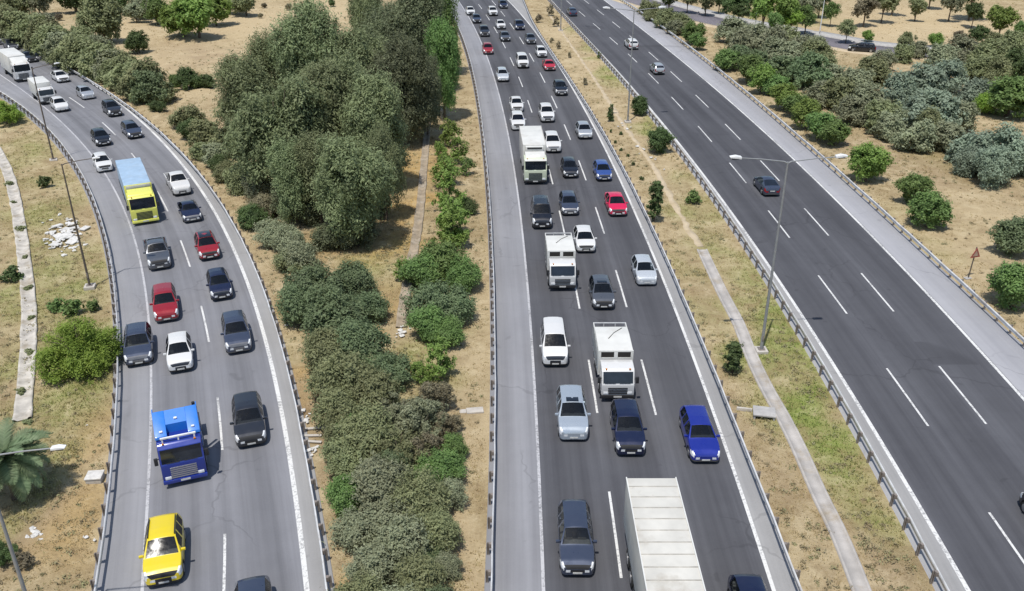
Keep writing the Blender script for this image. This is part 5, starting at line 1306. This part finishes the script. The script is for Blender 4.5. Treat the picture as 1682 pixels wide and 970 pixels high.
# concrete slab and cover, culvert, rubble
x, y = at(1256, 672, .4); r = empty('inlet_slab', (x, y, 0), R(-12)); tag(r, 'grey concrete inlet slab beside the median path with a dark opening', 'drain inlet')
part(r, 'slab', MAT['concrete_grey'], lambda b: add_box(b, -.70, .70, -.55, .55, .16, .28, .03))
part(r, 'wall', MAT['concrete_grey'], lambda b: (add_box(b, -.66, -.54, -.50, .50, -.2, .16), add_box(b, .54, .66, -.50, .50, -.2, .16), add_box(b, -.535, .535, .40, .50, -.2, .16)), False)
part(r, 'wing_wall', MAT['concrete'], lambda b: (add_box(b, -1.7, -.72, .26, .40, -.2, .14, .03)))
part(r, 'opening', MAT['soil'], lambda b: add_box(b, -.53, .53, .34, .395, -.1, .15), False)  # near-black slab in place of the shade under the inlet
x, y = at(155, 780, .3); r = empty('inspection_box', (x, y, 0), R(6)); tag(r, 'pale square concrete inspection box beside the left guardrail', 'drain cover')
part(r, 'cover', MAT['rubble'], lambda b: add_box(b, -.46, .46, -.42, .42, .26, .34, .02)); part(r, 'body', MAT['concrete'], lambda b: add_box(b, -.42, .42, -.38, .38, -.2, .258, .02))
x, y = at(712, 184, .5); r = empty('culvert', (x, y, 0), R(6)); tag(r, 'concrete culvert headwall with dark mouth at the edge of the eucalyptus grove', 'culvert')
part(r, 'headwall', MAT['concrete'], lambda b: (add_box(b, -2.2, 2.2, .5, .85, -.2, 1.15, .03), add_box(b, -1.2, -.95, -.9, .5, -.2, .9, .03), add_box(b, .95, 1.2, -.9, .5, -.2, .9, .03)))
part(r, 'mouth', MAT['soil'], lambda b: add_box(b, -.9, .9, .44, .49, -.1, .85), False)  # near-black panel painting the shade of the culvert hole onto the headwall
x, y = at(780, 672, .1); r = empty('concrete_apron', (x, y, 0), R(8)); tag(r, 'broken concrete apron on the sandy verge beside the grey brown shrubs', 'drain cover')
part(r, 'slab', MAT['concrete'], lambda b: (add_box(b, -.55, .55, -.30, .30, -.1, .08, .04), add_box(b, -1.0, -.56, -.2, .22, -.1, .05, .03)))
def rock(bm, rr, p, s, flat=.5):
    v = bmesh.ops.create_icosphere(bm, subdivisions=2, radius=1)['verts']
    k = [rr.uniform(.6, 1.3) for _ in range(7)]
    for q in v:
        d = q.co.normalized(); f = 1+.28*math.sin(d.x*3*k[0]+k[1]*5)+.22*math.sin(d.y*4*k[2]+k[3]*7)+.2*math.sin(d.z*5*k[4])
        q.co = Vector((d.x*s*k[5]*f, d.y*s*k[6]*f, d.z*s*flat*f))
    M = Matrix.Translation(p) @ Matrix.Rotation(rr.uniform(0, 6), 4, 'Z'); bmesh.ops.transform(bm, matrix=M, verts=v)
rr = random.Random(12); bm = bmesh.new()
for k in range(110):
    px_ = rr.gauss(108, 17); py_ = rr.gauss(388, 13)+(px_-108)*-.15; x, y = at(px_, py_, 0); rock(bm, rr, (x, y, .05), rr.uniform(.05, .26), .5)
for k in range(12):
    px_ = rr.gauss(108, 16); py_ = rr.gauss(386, 11); x, y = at(px_, py_, 0)
    M = Matrix.Translation((x, y, .10)) @ Matrix.Rotation(rr.uniform(0, 6), 4, 'Z') @ Matrix.Rotation(rr.uniform(-.2, .2), 4, 'X'); add_box(bm, -rr.uniform(.3, .6), rr.uniform(.3, .6), -.3, .35, -.05, .06, .02, mat4=M)
for (cx, cy, n) in ((502,688,8),(514,742,8),(470,520,5),(660,545,12),(130,712,5),(60,880,8),(148,885,3),(1072,262,4),(1030,208,6),(1050,250,3)):
    for k in range(n):
        x, y = at(rr.gauss(cx, 7), rr.gauss(cy, 6), 0); rock(bm, rr, (x, y, .04), rr.uniform(.06, .22), .5)
o = mesh_obj('rubble', bm_mesh('rubble', bm), MAT['rubble']); tag(o, 'white rubble heap on the left slope and pale stones strewn on the verges', 'rubble', kind='stuff')
for (cx, cy, ang, ln) in ((518,702,8,1.5),(512,714,2,1.2),(515,724,-6,1.0)):
    x, y = at(cx, cy, .08); r = empty('plank', (x, y, .03), R(ang)); tag(r, 'weathered plank lying on the brown soil beside the slip road guardrail', 'plank', 'planks beside the slip road')
    part(r, 'board', MAT['concrete'], lambda b: add_box(b, -ln/2, ln/2, -.09, .09, -.02, .05, .01))

# ---------------------------------------------------------------- camera, sky, sun
cam_d = bpy.data.cameras.new('camera'); cam = bpy.data.objects.new('camera', cam_d); link(cam)
cam.location = (0, 0, CAM_H); cam.rotation_euler = (R(90)-PITCH, 0, 0)
cam_d.sensor_width = 36.0; cam_d.lens = 36.0*FPX/1682.0; cam_d.clip_end = 9000; cam_d.clip_start = .5
scene.camera = cam
SUN_EL = R(70); SHX, SHY = .40, .917     # shadows fall away from the camera and to the right
sd = bpy.data.lights.new('sun', 'SUN'); sd.energy = 4.2; sd.angle = R(.55); sd.color = (1, .955, .88)
so = bpy.data.objects.new('sun', sd); link(so); so.location = (0, 0, 80)
so.rotation_euler = Vector((SHX*math.cos(SUN_EL), SHY*math.cos(SUN_EL), -math.sin(SUN_EL))).to_track_quat('-Z', 'Y').to_euler()
w = bpy.data.worlds.new('World'); scene.world = w; w.use_nodes = True
nt = w.node_tree; bg = nt.nodes['Background']; sky = nt.nodes.new('ShaderNodeTexSky'); sky.sky_type = 'NISHITA'; sky.sun_disc = False
sky.sun_elevation = SUN_EL; sky.sun_rotation = math.atan2(-SHX, -SHY); sky.air_density = 1.2; sky.dust_density = 1.0
nt.links.new(sky.outputs[0], bg.inputs['Color']); bg.inputs['Strength'].default_value = .12
vs = scene.view_settings; vs.view_transform = 'Standard'; vs.look = 'None'; vs.gamma = 1; vs.exposure = 0; vs.use_curve_mapping = False
scene.render.engine = 'CYCLES'; scene.cycles.max_bounces = 5; scene.cycles.diffuse_bounces = 3; scene.cycles.transparent_max_bounces = 4
scene.cycles.use_denoising = True
